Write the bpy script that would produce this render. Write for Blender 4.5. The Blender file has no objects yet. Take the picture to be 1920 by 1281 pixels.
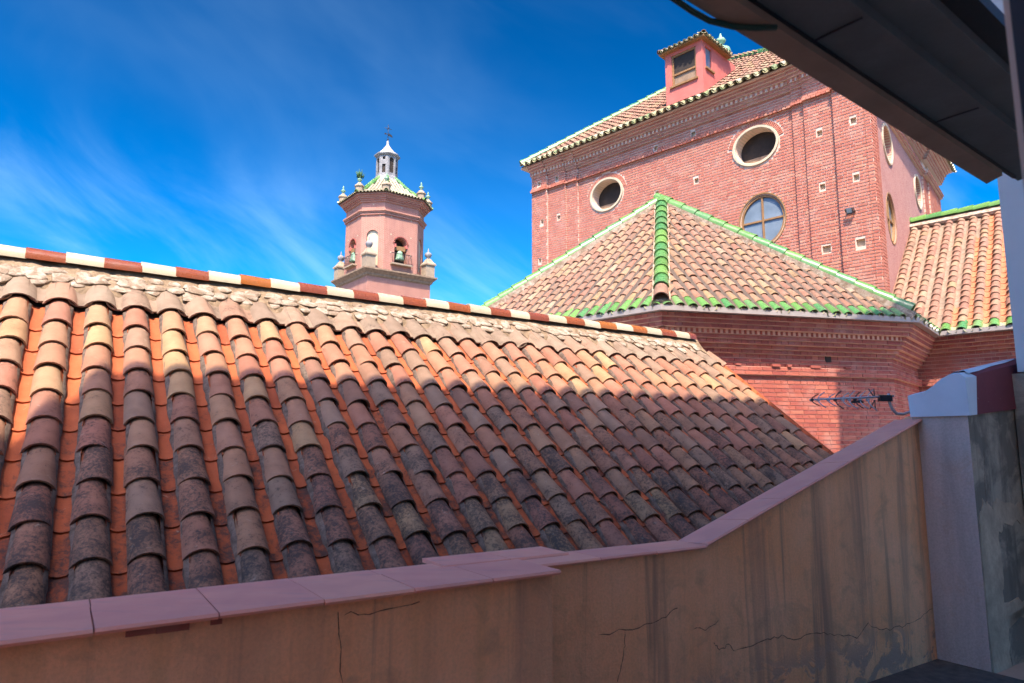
import bpy, math, random
import numpy as np
from mathutils import Matrix, Vector, noise

random.seed(7)
rnd = random.random
SC = bpy.context.scene
COL = SC.collection
def V(*a): return np.array(a, float)
def unit(v): return v / np.linalg.norm(v)
UP = V(0, 0, 1)

# ------------------------------------------------------------------ camera, sky, sun, exposure
FPX, PITCH, ROLL = 1281.2, math.radians(8.307), math.radians(0.159)
_cp, _sp = math.cos(PITCH), math.sin(PITCH)
_R0 = np.array([[1, 0, 0], [0, 0, -1], [0, 1, 0.]])
_Rx = np.array([[1, 0, 0], [0, _cp, _sp], [0, -_sp, _cp]])
_Rz = np.array([[math.cos(ROLL), -math.sin(ROLL), 0], [math.sin(ROLL), math.cos(ROLL), 0], [0, 0, 1]])
CAM = _Rz @ _R0 @ _Rx
def ray(x, y): return CAM.T @ V((x - 960) / FPX, (y - 640.5) / FPX, 1.0)
def at_z(x, y, z): d = ray(x, y); return d * (z / d[2])
def at_d(x, y, dep): return ray(x, y) * dep
def at_plane(x, y, p, n): d = ray(x, y); return d * (np.dot(p, n) / np.dot(d, n))
def view(p):
    v = CAM @ p
    if v[2] <= 0.05: return None
    return 960 + FPX * v[0] / v[2], 640.5 + FPX * v[1] / v[2], v[2]
def in_view(p, m=40):
    q = view(p)
    return q is not None and -m < q[0] < 1920 + m and -m < q[1] < 1281 + m

cam = bpy.data.cameras.new('camera')
cam.sensor_width = 36.0
cam.lens = FPX / 1920 * 36
cam.clip_start = 0.02
cam.clip_end = 3000
camo = bpy.data.objects.new('camera', cam)
COL.objects.link(camo)
camo.matrix_world = Matrix(((CAM[0][0], -CAM[1][0], -CAM[2][0], 0), (CAM[0][1], -CAM[1][1], -CAM[2][1], 0),
                            (CAM[0][2], -CAM[1][2], -CAM[2][2], 0), (0, 0, 0, 1)))
SC.camera = camo
cam.dof.use_dof = True
cam.dof.focus_distance = 8.5
cam.dof.aperture_fstop = 5.6

SUN_AZ, SUN_EL = math.radians(265), math.radians(57.5)
SUN = V(math.cos(SUN_EL) * math.cos(SUN_AZ), math.cos(SUN_EL) * math.sin(SUN_AZ), math.sin(SUN_EL))
sl = bpy.data.lights.new('sun', 'SUN')
sl.energy = 3.5
sl.angle = math.radians(0.36)
sl.color = (1.0, 0.87, 0.70)
so = bpy.data.objects.new('sun', sl)
COL.objects.link(so)
so.rotation_euler = Vector(SUN).to_track_quat('Z', 'Y').to_euler()

world = bpy.data.worlds.new('World')
SC.world = world
world.use_nodes = True
wt = world.node_tree
wt.nodes.clear()
def wn(t, **k):
    n = wt.nodes.new(t)
    for a, b in k.items(): setattr(n, a, b)
    return n
wo = wn('ShaderNodeOutputWorld'); wb = wn('ShaderNodeBackground')
wb.inputs['Strength'].default_value = 0.11
sky = wn('ShaderNodeTexSky', sky_type='NISHITA', sun_disc=False)
sky.sun_elevation = SUN_EL
sky.sun_rotation = math.atan2(SUN[0], SUN[1])
sky.altitude = 60
sky.air_density = 1.0
sky.dust_density = 2.0
sky.ozone_density = 3.0
hs = wn('ShaderNodeHueSaturation')
hs.inputs['Saturation'].default_value = 1.25
hs.inputs['Value'].default_value = 1.06
hs.inputs['Hue'].default_value = 0.486
gm = wn('ShaderNodeGamma'); gm.inputs[1].default_value = 2.3
sc_ = wn('ShaderNodeVectorMath', operation='SCALE'); sc_.inputs[3].default_value = 0.118
wt.links.new(sky.outputs[0], gm.inputs[0]); wt.links.new(gm.outputs[0], sc_.inputs[0])
wt.links.new(sc_.outputs[0], hs.inputs['Color'])
# thin streaked cirrus: noise on a plane high above, drawn out along one direction
tc = wn('ShaderNodeTexCoord')
sep = wn('ShaderNodeSeparateXYZ'); wt.links.new(tc.outputs['Generated'], sep.inputs[0])
mx = wn('ShaderNodeMath', operation='MAXIMUM'); mx.inputs[1].default_value = 0.03
wt.links.new(sep.outputs[2], mx.inputs[0])
dv = wn('ShaderNodeVectorMath', operation='DIVIDE')
cmb = wn('ShaderNodeCombineXYZ')
for i in range(3): wt.links.new(mx.outputs[0], cmb.inputs[i])
wt.links.new(tc.outputs['Generated'], dv.inputs[0]); wt.links.new(cmb.outputs[0], dv.inputs[1])
CLOUD_SEED = 12.4
def cloud(axis_deg, stretch, across, nscale, detail, lo, hi, amt, seed, dist=0.6, rough=0.55):
    rt = wn('ShaderNodeMapping'); rt.inputs['Rotation'].default_value = (0, math.radians(axis_deg), 0)
    mp = wn('ShaderNodeMapping'); mp.inputs['Scale'].default_value = (stretch, across, across)
    mp.inputs['Location'].default_value = (seed, seed * 1.7, seed * .3)
    nz = wn('ShaderNodeTexNoise'); nz.inputs['Scale'].default_value = nscale
    nz.inputs['Detail'].default_value = detail; nz.inputs['Roughness'].default_value = rough
    nz.inputs['Distortion'].default_value = dist
    mr = wn('ShaderNodeMapRange'); mr.inputs[1].default_value = lo; mr.inputs[2].default_value = hi
    mr.inputs[3].default_value = 0; mr.inputs[4].default_value = amt; mr.interpolation_type = 'SMOOTHSTEP'
    wt.links.new(tc.outputs['Generated'], rt.inputs[0]); wt.links.new(rt.outputs[0], mp.inputs[0])
    wt.links.new(mp.outputs[0], nz.inputs['Vector']); wt.links.new(nz.outputs[0], mr.inputs[0])
    return mr.outputs[0]
c1 = cloud(-31, 1.0, 4.2, 1.3, 7, 0.46, 0.82, 0.58, CLOUD_SEED, 0.7, 0.55)
c2 = cloud(-33, 0.7, 3.2, 1.0, 4, 0.44, 0.9, 0.07, 8.4, 0.5)
# more of it low over the horizon than overhead
el = wn('ShaderNodeMapRange'); el.interpolation_type = 'SMOOTHSTEP'
el.inputs[1].default_value = 0.19; el.inputs[2].default_value = 0.40; el.inputs[3].default_value = 1.0; el.inputs[4].default_value = 0.06
wt.links.new(sep.outputs[2], el.inputs[0])
m1 = wn('ShaderNodeMath', operation='MULTIPLY'); wt.links.new(c1, m1.inputs[0]); wt.links.new(el.outputs[0], m1.inputs[1])
ad = wn('ShaderNodeMath', operation='ADD', use_clamp=True); wt.links.new(m1.outputs[0], ad.inputs[0]); wt.links.new(c2, ad.inputs[1])
cm = wn('ShaderNodeMix', data_type='RGBA')
cm.inputs[7].default_value = (2.6, 4.1, 5.4, 1)
wt.links.new(ad.outputs[0], cm.inputs[0]); wt.links.new(hs.outputs[0], cm.inputs[6])
wt.links.new(cm.outputs[2], wb.inputs['Color']); wt.links.new(wb.outputs[0], wo.inputs[0])

SC.view_settings.view_transform = 'Standard'
SC.view_settings.look = 'None'
SC.view_settings.gamma = 1
SC.view_settings.exposure = 1.58

# ------------------------------------------------------------------ materials
class NT:
    def __init__(s, name):
        s.m = bpy.data.materials.new(name); s.m.use_nodes = True
        s.t = s.m.node_tree; s.t.nodes.clear()
        s.out = s.n('ShaderNodeOutputMaterial'); s.b = s.n('ShaderNodeBsdfPrincipled')
        s.l(s.b.outputs[0], s.out.inputs[0])
    def n(s, t, **k):
        x = s.t.nodes.new(t)
        for a, b in k.items(): setattr(x, a, b)
        return x
    def l(s, a, b): s.t.links.new(a, b)
    def pos(s, scale=(1, 1, 1), rot=(0, 0, 0), obj=False):
        g = s.n('ShaderNodeTexCoord') if obj else s.n('ShaderNodeNewGeometry')
        mp = s.n('ShaderNodeMapping'); mp.inputs['Scale'].default_value = scale; mp.inputs['Rotation'].default_value = rot
        s.l(g.outputs['Object'] if obj else g.outputs['Position'], mp.inputs[0])
        return mp.outputs[0]
    def noise(s, vec, scale, detail=4, rough=0.55, dist=0):
        x = s.n('ShaderNodeTexNoise'); s.l(vec, x.inputs['Vector'])
        x.inputs['Scale'].default_value = scale; x.inputs['Detail'].default_value = detail
        x.inputs['Roughness'].default_value = rough; x.inputs['Distortion'].default_value = dist
        return x.outputs[0]
    def rng(s, v, a, b, c=0, d=1, smooth=False):
        x = s.n('ShaderNodeMapRange')
        if smooth: x.interpolation_type = 'SMOOTHSTEP'
        s.l(v, x.inputs[0])
        for i, q in enumerate((a, b, c, d)): x.inputs[i + 1].default_value = q
        return x.outputs[0]
    def math(s, op, a, b=None, clamp=False):
        x = s.n('ShaderNodeMath', operation=op, use_clamp=clamp)
        for i, q in enumerate((a, b)):
            if q is None: continue
            if isinstance(q, (int, float)): x.inputs[i].default_value = q
            else: s.l(q, x.inputs[i])
        return x.outputs[0]
    def ramp(s, v, stops, const=False):
        x = s.n('ShaderNodeValToRGB'); s.l(v, x.inputs[0]); r = x.color_ramp
        if const: r.interpolation = 'CONSTANT'
        while len(r.elements) < len(stops): r.elements.new(0.5)
        for e, (p, c) in zip(r.elements, stops): e.position = p; e.color = (*c, 1)
        return x.outputs[0]
    def mix(s, f, a, b, mode='MIX'):
        x = s.n('ShaderNodeMix', data_type='RGBA', blend_type=mode)
        for i, q in ((0, f), (6, a), (7, b)):
            if isinstance(q, (int, float)): x.inputs[i].default_value = q
            elif isinstance(q, tuple): x.inputs[i].default_value = (*q, 1)
            else: s.l(q, x.inputs[i])
        return x.outputs[2]
    def attr(s, name, geo):
        x = s.n('ShaderNodeAttribute', attribute_type='GEOMETRY' if geo else 'OBJECT', attribute_name=name)
        return x.outputs['Fac']
    def fin(s, col, rough=0.8, bump=None, bd=0.01, bs=0.5, spec=0.3):
        if isinstance(col, tuple): s.b.inputs['Base Color'].default_value = (*col, 1)
        else: s.l(col, s.b.inputs['Base Color'])
        if isinstance(rough, (int, float)): s.b.inputs['Roughness'].default_value = rough
        else: s.l(rough, s.b.inputs['Roughness'])
        s.b.inputs['Specular IOR Level'].default_value = spec
        if bump is not None:
            x = s.n('ShaderNodeBump'); x.inputs['Distance'].default_value = bd; x.inputs['Strength'].default_value = bs
            s.l(bump, x.inputs['Height']); s.l(x.outputs[0], s.b.inputs['Normal'])
        return s.m

def mat_plain(name, col, rough=0.7, var=0.15, scale=6, bump=0.3, spec=0.3, bd=0.004):
    k = NT(name); p = k.pos()
    a = k.noise(p, scale, 5); b = k.noise(p, scale * 6, 4)
    c = k.mix(k.rng(a, 0.3, 0.7), tuple(max(0, x * (1 - var)) for x in col), tuple(min(1, x * (1 + var)) for x in col))
    c = k.mix(k.rng(b, 0.35, 0.75, 0, 0.35), c, tuple(x * (1 - 1.6 * var) for x in col))
    return k.fin(c, rough, b, bd, bump, spec)

def mat_tile(name, stops, geo, lichen=(0.042, 0.036, 0.033), pale=(0.42, 0.38, 0.30), rough=0.85, spotscale=46):
    k = NT(name); p = k.pos()
    r = k.attr('rnd', geo); w = k.attr('wear', geo)
    base = k.ramp(r, stops)
    big = k.noise(p, 7, 5, 0.6); fine = k.noise(p, spotscale, 7, 0.72, 0.4); grit = k.noise(p, 130, 3, 0.6)
    base = k.mix(k.rng(big, 0.35, 0.7, 0, 0.55), base, k.mix(1.0, base, (0.62, 0.55, 0.5), 'MULTIPLY'))
    base = k.mix(k.rng(grit, 0.3, 0.8, 0.0, 0.4), base, k.mix(1.0, base, (1.25, 1.2, 1.1), 'MULTIPLY'))
    # grime plus painted-in shade, darkening the lower rows that lie in shadow
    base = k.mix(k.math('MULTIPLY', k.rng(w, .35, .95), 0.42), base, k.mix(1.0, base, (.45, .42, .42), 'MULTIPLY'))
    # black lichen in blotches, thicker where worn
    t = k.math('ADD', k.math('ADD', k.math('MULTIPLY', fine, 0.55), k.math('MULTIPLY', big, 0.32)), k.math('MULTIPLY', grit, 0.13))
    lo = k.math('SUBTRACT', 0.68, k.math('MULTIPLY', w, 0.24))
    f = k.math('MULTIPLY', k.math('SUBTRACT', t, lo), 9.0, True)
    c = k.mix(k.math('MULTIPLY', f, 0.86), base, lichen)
    # pale lime and grey lichen
    g = k.noise(p, 15, 6, 0.7, 0.8)
    c = k.mix(k.math('MULTIPLY', k.rng(g, 0.62, 0.76), k.math('ADD', k.math('MULTIPLY', w, 0.35), 0.2)), c, pale)
    return k.fin(c, rough, k.math('ADD', fine, grit), 0.006, 0.55, 0.2)

COVER_STOPS = [(0.0, (.33, .175, .11)), (.14, (.28, .125, .085)), (.3, (.34, .195, .115)), (.44, (.22, .12, .085)),
               (.58, (.35, .155, .105)), (.70, (.30, .17, .11)), (.78, (.37, .235, .125)), (.86, (.28, .175, .12)), (1, (.23, .155, .11))]
CHAN_STOPS = [(0, (.35, .09, .038)), (.5, (.42, .115, .046)), (1, (.28, .072, .034))]
CHAPEL_STOPS = [(0, (0.277, 0.164, 0.109)), (.2, (0.235, 0.122, 0.088)), (.4, (0.302, 0.197, 0.126)), (.6, (0.269, 0.147, 0.105)),
                (.80, (0.218, 0.139, 0.101)), (.95, (0.286, 0.193, 0.109)), (1, (0.311, 0.227, 0.164))]
M = {}
for g in (0, 1):
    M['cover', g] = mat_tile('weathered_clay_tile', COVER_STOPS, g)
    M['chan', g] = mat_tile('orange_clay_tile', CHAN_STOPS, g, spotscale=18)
    M['grey', g] = mat_tile('grey_clay_tile', [(0, (.21, .155, .115)), (.5, (.25, .19, .14)), (1, (.30, .18, .125))], g)
    M['chapel', g] = mat_tile('chapel_clay_tile', CHAPEL_STOPS, g, spotscale=20)
    M['glaze', g] = None
    def glaze(name, stops, geo):
        k = NT(name); p = k.pos(); r = k.attr('rnd', geo)
        c = k.ramp(r, stops); n = k.noise(p, 14, 5); n2 = k.noise(p, 60, 4, .7)
        c = k.mix(k.rng(n, .4, .75, 0, .4), c, k.mix(1.0, c, (.5, .55, .5), 'MULTIPLY'))
        c = k.mix(k.rng(n2, .66, .74, 0, .7), c, (.42, .38, .30))
        return k.fin(c, k.rng(n, .3, .7, .18, .42), n2, .003, .3, .5)
    M['green', g] = glaze('green_glazed_tile', [(0, (.085, .20, .05)), (.4, (.13, .27, .065)), (.7, (.06, .19, .065)), (1, (.17, .27, .10))], g)
    M['cream', g] = glaze('cream_glazed_tile', [(0, (.40, .35, .24)), (1, (.47, .42, .30))], g)
    M['brown', g] = glaze('brown_glazed_tile', [(0, (.17, .045, .03)), (.5, (.22, .06, .022)), (1, (.30, .10, .02))], g)
    M['eavemix', g] = glaze('stained_eave_tile', [(0, (.40, .35, .20)), (.4, (.34, .31, .17)), (.62, (.20, .24, .11)), (1, (.45, .40, .28))], g)
    def brickm(name, stops, geo, dark):
        k = NT(name); p = k.pos(); r = k.attr('rnd', geo)
        c = k.ramp(r, stops); n = k.noise(p, 3.0, 5); n2 = k.noise(p, 45, 5, .65)
        c = k.mix(k.rng(n2, .35, .75, 0, .5), c, k.mix(1.0, c, dark, 'MULTIPLY'))
        c = k.mix(k.rng(n, .5, .8, 0, .35), c, (.55, .40, .33))
        return k.fin(c, .85, n2, .006, .6, .2)
    M['brick', g] = brickm('red_brick', [(0, (0.384, 0.132, 0.092)), (.35, (0.464, 0.176, 0.116)), (.7, (0.424, 0.148, 0.100)), (.9, (0.496, 0.232, 0.152)), (1, (0.328, 0.104, 0.072))], g, (.8, .72, .7))
    M['brickd', g] = brickm('deep_red_brick', [(0, (.34, .095, .07)), (.5, (.41, .125, .085)), (.85, (.30, .075, .06)), (1, (.48, .17, .11))], g, (.7, .62, .6))
M['mortar'] = mat_plain('pale_pink_mortar', (0.592, 0.448, 0.352), .9, .1, 4)
M['mortar2'] = mat_plain('chapel_mortar', (.66, .42, .31), .9, .12, 4)
M['lime'] = mat_plain('cream_lime_plaster', (.50, .42, .29), .85, .1, 5)
M['bed'] = mat_plain('dark_roof_mortar', (.10, .075, .06), .95, .3, 20)
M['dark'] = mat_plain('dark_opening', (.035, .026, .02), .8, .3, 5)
M['pinkrender'] = mat_plain('pink_render', (0.496, 0.136, 0.108), .8, .12, 4)
M['wood'] = mat_plain('brown_painted_wood', (.26, .145, .06), .6, .2, 14)
M['lead'] = mat_plain('weathered_grey_stucco', (.22, .22, .22), .75, .25, 3)
M['stone'] = mat_plain('cream_stone', (.31, .24, .165), .85, .15, 4)
M['spire'] = mat_plain('pale_grey_lead', (.34, .33, .31), .7, .2, 4)
M['corn'] = mat_plain('brown_stone_cornice', (.26, .18, .115), .85, .3, 5)
M['copper'] = mat_plain('green_patina', (.20, .34, .22), .6, .25, 10)
M['iron'] = mat_plain('dark_iron', (.03, .03, .032), .5, .2, 20)
M['alu'] = mat_plain('dull_aluminium', (.40, .41, .43), .4, .15, 20)
M['gutter'] = mat_plain('grey_metal_gutter', (.30, .27, .25), .45, .12, 5)
M['ground'] = mat_plain('street_paving', (.20, .18, .16), .9, .15, 1)
M['white'] = mat_plain('white_plaster', (.62, .62, .62), .85, .06, 2)
M['creamhouse'] = mat_plain('cream_house_wall', (.80, .68, .52), .85, .06, 2)
M['floor'] = mat_plain('terracotta_terrace', (.46, .27, .18), .8, .12, 3)
M['cracks'] = mat_plain('crack_shadow', (.14, .08, .05), .95, .2, 30)

def mat_glass():
    k = NT('sky_painted_glass'); p = k.pos()
    n = k.noise(p, 2.2, 4)
    c = k.mix(k.rng(n, .35, .7), (.13, .17, .20), (.20, .25, .29))  # bluish sky reflection painted into the base colour
    return k.fin(c, .12, None, spec=.6)
M['glass'] = mat_glass()

def mat_stucco():
    k = NT('rough_pink_stucco'); p = k.pos()
    n = k.noise(p, 30, 6, .7); m = k.noise(p, 3, 4)
    c = k.mix(k.rng(n, .4, .65), (0.336, 0.136, 0.112), (0.464, 0.288, 0.240))
    c = k.mix(k.rng(m, .4, .7, 0, .4), c, (.5, .28, .22))
    return k.fin(c, .9, n, .02, .8, .2)
M['stucco'] = mat_stucco()
for g in (0, 1): M['tchan', g] = mat_tile('faded_orange_tile', [(0, (.42, .17, .085)), (1, (.36, .135, .07))], g)

def mat_towerbrick():
    k = NT('fine_tower_brick')
    tcn = k.n('ShaderNodeTexCoord')
    b = k.n('ShaderNodeTexBrick')
    k.l(tcn.outputs['UV'], b.inputs['Vector'])
    b.inputs['Scale'].default_value = 1.0
    b.inputs['Brick Width'].default_value = .24; b.inputs['Row Height'].default_value = .075
    b.inputs['Mortar Size'].default_value = .014; b.inputs['Mortar Smooth'].default_value = .1
    b.inputs['Color1'].default_value = (0.350, 0.125, 0.087, 1); b.inputs['Color2'].default_value = (0.289, 0.099, 0.068, 1)
    b.inputs['Mortar'].default_value = (0.426, 0.266, 0.198, 1)
    p = k.pos(); n = k.noise(p, 1.2, 5, .6)
    c = k.mix(k.rng(n, .4, .75, 0, .35), b.outputs[0], (.52, .28, .22))
    g = k.noise(k.pos((2.2, 2.2, .35)), 1.0, 5, .6, .3)
    c = k.mix(k.rng(g, .5, .72, 0, .45), c, (.26, .12, .10))
    return k.fin(c, .85, b.outputs['Fac'], .01, -.5, .2)
M['tower'] = mat_towerbrick()

def mat_parapet():
    k = NT('stained_ochre_render')
    p = k.pos(); z = k.n('ShaderNodeSeparateXYZ'); k.l(p, z.inputs[0])
    st = k.noise(k.pos((7, 7, .32)), 1.0, 5, .6, .4)
    st2 = k.noise(k.pos((3.1, 3.1, .22)), 1.0, 4, .55, .7)
    fine = k.noise(p, 90, 5, .65); blot = k.noise(p, 6, 6, .65, .5); big = k.noise(p, 2.1, 4)
    c = k.mix(k.rng(big, .35, .7), (.92, .42, .205), (.95, .50, .285))
    c = k.mix(k.rng(st2, .5, .70, 0, .60, True), c, (.55, .285, .175))
    c = k.mix(k.rng(st, .53, .70, 0, .82, True), c, (.34, .20, .135))
    st3 = k.noise(k.pos((34, 34, .9)), 1.0, 4, .6, .2)
    c = k.mix(k.rng(st3, .5, .75, 0, .16), c, (.42, .24, .15))
    c = k.mix(k.rng(st, .30, .42, .5, 0, True), c, (.70, .36, .17))
    # bare grey patches low down where the skin has come away
    low = k.rng(z.outputs[2], -1.32, -1.0, 1, 0)
    pm = k.math('MULTIPLY', k.rng(k.noise(p, 4.5, 6, .7, 1.0), .50, .56), k.math('MULTIPLY', low, 1.5, True), True)
    c = k.mix(pm, c, (.47, .29, .21))
    c = k.mix(k.rng(blot, .52, .72, 0, .6), c, (.46, .27, .16))
    c = k.mix(k.rng(fine, .4, .75, 0, .3), c, (.40, .24, .14))
    h = k.math('SUBTRACT', k.math('ADD', fine, k.math('MULTIPLY', blot, .6)), k.math('MULTIPLY', pm, .8))
    return k.fin(c, .92, h, .006, .6, .15)
M['parapet'] = mat_parapet()

def mat_cop():
    k = NT('mauve_glazed_coping'); p = k.pos(); r = k.attr('rnd', 0)
    n = k.noise(p, 5, 5); f = k.noise(p, 70, 5, .7); st = k.noise(k.pos((2, 9, 2), (0, 0, .55)), 2.2, 4)
    c = k.ramp(r, [(0, (.82, .33, .24)), (.5, (.86, .355, .25)), (1, (.90, .39, .26))])
    c = k.mix(k.rng(n, .4, .7, 0, .35), c, (.66, .26, .22))
    c = k.mix(k.rng(f, .70, .78, 0, .6), c, (.48, .36, .34))
    c = k.mix(k.rng(st, .55, .75, 0, .3), c, (.44, .25, .24))
    return k.fin(c, k.rng(n, .3, .7, .5, .7), f, .002, .4, .3)
M['cop'] = mat_cop()

def mat_pier(front):
    k = NT('blackened_pier_render' if front else 'lavender_grey_render'); p = k.pos()
    a = k.noise(p, 3.2, 6, .65, .8); b = k.noise(k.pos((6, 6, .6)), 1.1, 5, .6, .3); f = k.noise(p, 80, 5, .7)
    if front:
        c = k.mix(k.rng(a, .47, .60), (.22, .175, .135), (.44, .34, .25))
        c = k.mix(k.rng(b, .5, .68, 0, .8), c, (.10, .085, .07))
    else:
        c = k.mix(k.rng(b, .4, .65), (.66, .48, .42), (.48, .36, .31))
        c = k.mix(k.rng(a, .55, .75, 0, .5), c, (.52, .28, .16))
    c = k.mix(k.rng(f, .4, .75, 0, .3), c, (.14, .12, .11))
    return k.fin(c, .92, k.math('ADD', a, f), .008, .6, .15)
M['pier_f'] = mat_pier(1); M['pier_s'] = mat_pier(0); M['patch'] = mat_plain('worn_tan_render', (.46, .33, .23), .92, .25, 7, .6, .2, .01)

def mat_chip(name, a, b, thr=.67):
    k = NT(name); p = k.pos(); n = k.noise(p, 22, 6, .7, .3); m = k.noise(p, 3, 4)
    c = k.mix(k.rng(m, .35, .7), a, tuple(x * .85 for x in a))
    c = k.mix(k.rng(n, thr, thr + .03), c, b)
    return k.fin(c, .7, n, .004, .4, .3)
M['maroon'] = mat_chip('maroon_flaking_paint', (.20, .045, .055), (.45, .38, .36))
M['whitep'] = mat_chip('chalky_white_paint', (.64, .68, .74), (.50, .50, .50), .72)
M['slat'] = mat_plain('charcoal_slat', (.115, .14, .148), .5, .15, 8, .2)
M['fascia'] = mat_plain('brown_grey_slat', (.30, .23, .175), .55, .15, 8, .2)
M['frame'] = mat_plain('black_window_frame', (.018, .018, .024), .4, .2, 8, .1)
M['edge'] = mat_plain('painted_lit_edge', (.42, .36, .32), .6, .1, 8)
M['cable'] = mat_plain('dark_green_cable', (.02, .06, .045), .5, .1, 8, .1)
def mat_rubble():
    k = NT('whitewashed_rubble'); p = k.pos(); n = k.noise(p, 9, 6, .7, .6); f = k.noise(p, 60, 5, .7)
    c = k.mix(k.rng(n, .42, .6), (.22, .16, .11), (.40, .34, .27))
    c = k.mix(k.rng(f, .55, .75, 0, .6), c, (.10, .08, .06))
    return k.fin(c, .95, k.math('ADD', n, f), .015, .8, .15)
M['rubble'] = mat_rubble()
M['rubble', 1] = M['rubble']
M['beads'] = mat_plain('grimy_tile_mortar', (.15, .11, .085), .95, .45, 22, .7, .2, .01)
M['bedmortar'] = mat_plain('ridge_mortar', (.25, .18, .115), .95, .35, 14, .8, .2, .015)

# ------------------------------------------------------------------ mesh helpers
class MB:
    def __init__(s): s.v = []; s.f = []; s.sm = []; s.mi = []; s.r = []; s.w = []; s.uv = {}
    def add(s, pts, faces, smooth=False, mi=0, r=0.0, w=0.0):
        o = len(s.v); s.v.extend([tuple(p) for p in pts])
        for f in faces:
            s.f.append(tuple(o + i for i in f)); s.sm.append(smooth); s.mi.append(mi); s.r.append(r); s.w.append(w)
    def quad(s, a, b, c, d, **k): s.add([a, b, c, d], [(0, 1, 2, 3)], **k)
    def box(s, o, x, y, z, back=True, **k):          # corner o, edge vectors
        P = [o, o + x, o + x + y, o + y, o + z, o + x + z, o + x + y + z, o + y + z]
        F = [(0, 3, 2, 1), (4, 5, 6, 7), (0, 1, 5, 4), (1, 2, 6, 5), (3, 0, 4, 7)]
        if back: F.append((2, 3, 7, 6))
        if np.dot(np.cross(x, y), z) < 0: F = [f[::-1] for f in F]
        s.add(P, F, **k)
    def prism(s, poly, ext, **k):                     # poly list of points, extruded by ext
        n = len(poly); P = list(poly) + [p + ext for p in poly]
        F = [tuple(range(n))[::-1], tuple(range(n, 2 * n))] + [(i, (i + 1) % n, n + (i + 1) % n, n + i) for i in range(n)]
        c = sum(poly) / n; nn = sum(np.cross(poly[i] - c, poly[(i + 1) % n] - c) for i in range(n))
        if np.dot(nn, ext) < 0: F = [f[::-1] for f in F]
        s.add(P, F, **k)
    def loft(s, rings, cap=True, closed=True, **k):   # rings of equal length
        n = len(rings[0]); P = [p for r in rings for p in r]; F = []
        for j in range(len(rings) - 1):
            for i in range(n if closed else n - 1):
                a = j * n + i; b = j * n + (i + 1) % n
                F.append((a, b, b + n, a + n))
        if cap: F.append(tuple(range(n))[::-1]); F.append(tuple(range((len(rings) - 1) * n, len(rings) * n)))
        s.add(P, F, **k)
    def lathe(s, c, prof, seg=16, **k):
        k.setdefault('smooth', True)
        s.loft([[c + V(r * math.cos(a), r * math.sin(a), z) for a in [2 * math.pi * i / seg for i in range(seg)]] for r, z in prof], **k)
    def tube(s, pts, r, seg=6, **k):
        rings = []
        for i, p in enumerate(pts):
            t = unit((pts[min(i + 1, len(pts) - 1)] - pts[max(i - 1, 0)]))
            a = unit(np.cross(t, UP if abs(t[2]) < .9 else V(1, 0, 0))); b = np.cross(t, a)
            rr = r[i] if isinstance(r, (list, tuple)) else r
            rings.append([p + rr * (a * math.cos(q) + b * math.sin(q)) for q in [2 * math.pi * j / seg for j in range(seg)]])
        k.setdefault('smooth', True)
        s.loft(rings, **k)
    def mesh(s, name, mats, uv=None):
        me = bpy.data.meshes.new(name)
        me.from_pydata(s.v, [], s.f)
        for m in (mats if isinstance(mats, (list, tuple)) else [mats]): me.materials.append(m)
        me.polygons.foreach_set('use_smooth', s.sm); me.polygons.foreach_set('material_index', s.mi)
        for nm, d in (('rnd', s.r), ('wear', s.w)):
            a = me.attributes.new(nm, 'FLOAT', 'FACE'); a.data.foreach_set('value', d)
        if uv:                                        # wall coordinates: along the wall, height
            ul = me.uv_layers.new(name='UVMap'); co = np.array(s.v)
            me.update()
            for p in me.polygons:
                n = np.array(p.normal); h = V(-n[1], n[0], 0)
                if np.linalg.norm(h) < 1e-3: h = V(1, 0, 0)
                h = unit(h)
                for li in p.loop_indices:
                    q = co[me.loops[li].vertex_index]; ul.data[li].uv = (float(q @ h), float(q[2]))
        me.update()
        return me
    def build(s, name, mats, parent=None, kind=None, uv=None, label=None):
        return obj(name, s.mesh(name, mats, uv), parent, kind, label)

def obj(name, me, parent=None, kind=None, label=None):
    o = bpy.data.objects.new(name, me); COL.objects.link(o)
    if parent is not None: attach(o, parent)
    if kind: o['kind'] = kind
    if label: o['label'] = label
    return o
BASE = {}
def attach(o, parent):
    o.parent = parent
    if parent.name in BASE: o.matrix_parent_inverse = Matrix.Translation(BASE[parent.name]).inverted()
def thing(name, label, cat, group=None, base=(0, 0, 0)):
    o = bpy.data.objects.new(name, None); COL.objects.link(o); o.empty_display_size = .2
    o.location = base; BASE[o.name] = Vector(tuple(float(q) for q in base))
    o['label'] = label; o['category'] = cat
    if group: o['group'] = group
    return o
def tag(o, label, cat, group=None):
    o['label'] = label; o['category'] = cat
    if group: o['group'] = group
    return o
def frame(o, x, y, z):
    m = np.eye(4); m[:3, 0] = x; m[:3, 1] = y; m[:3, 2] = z; m[:3, 3] = o
    return m

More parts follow.
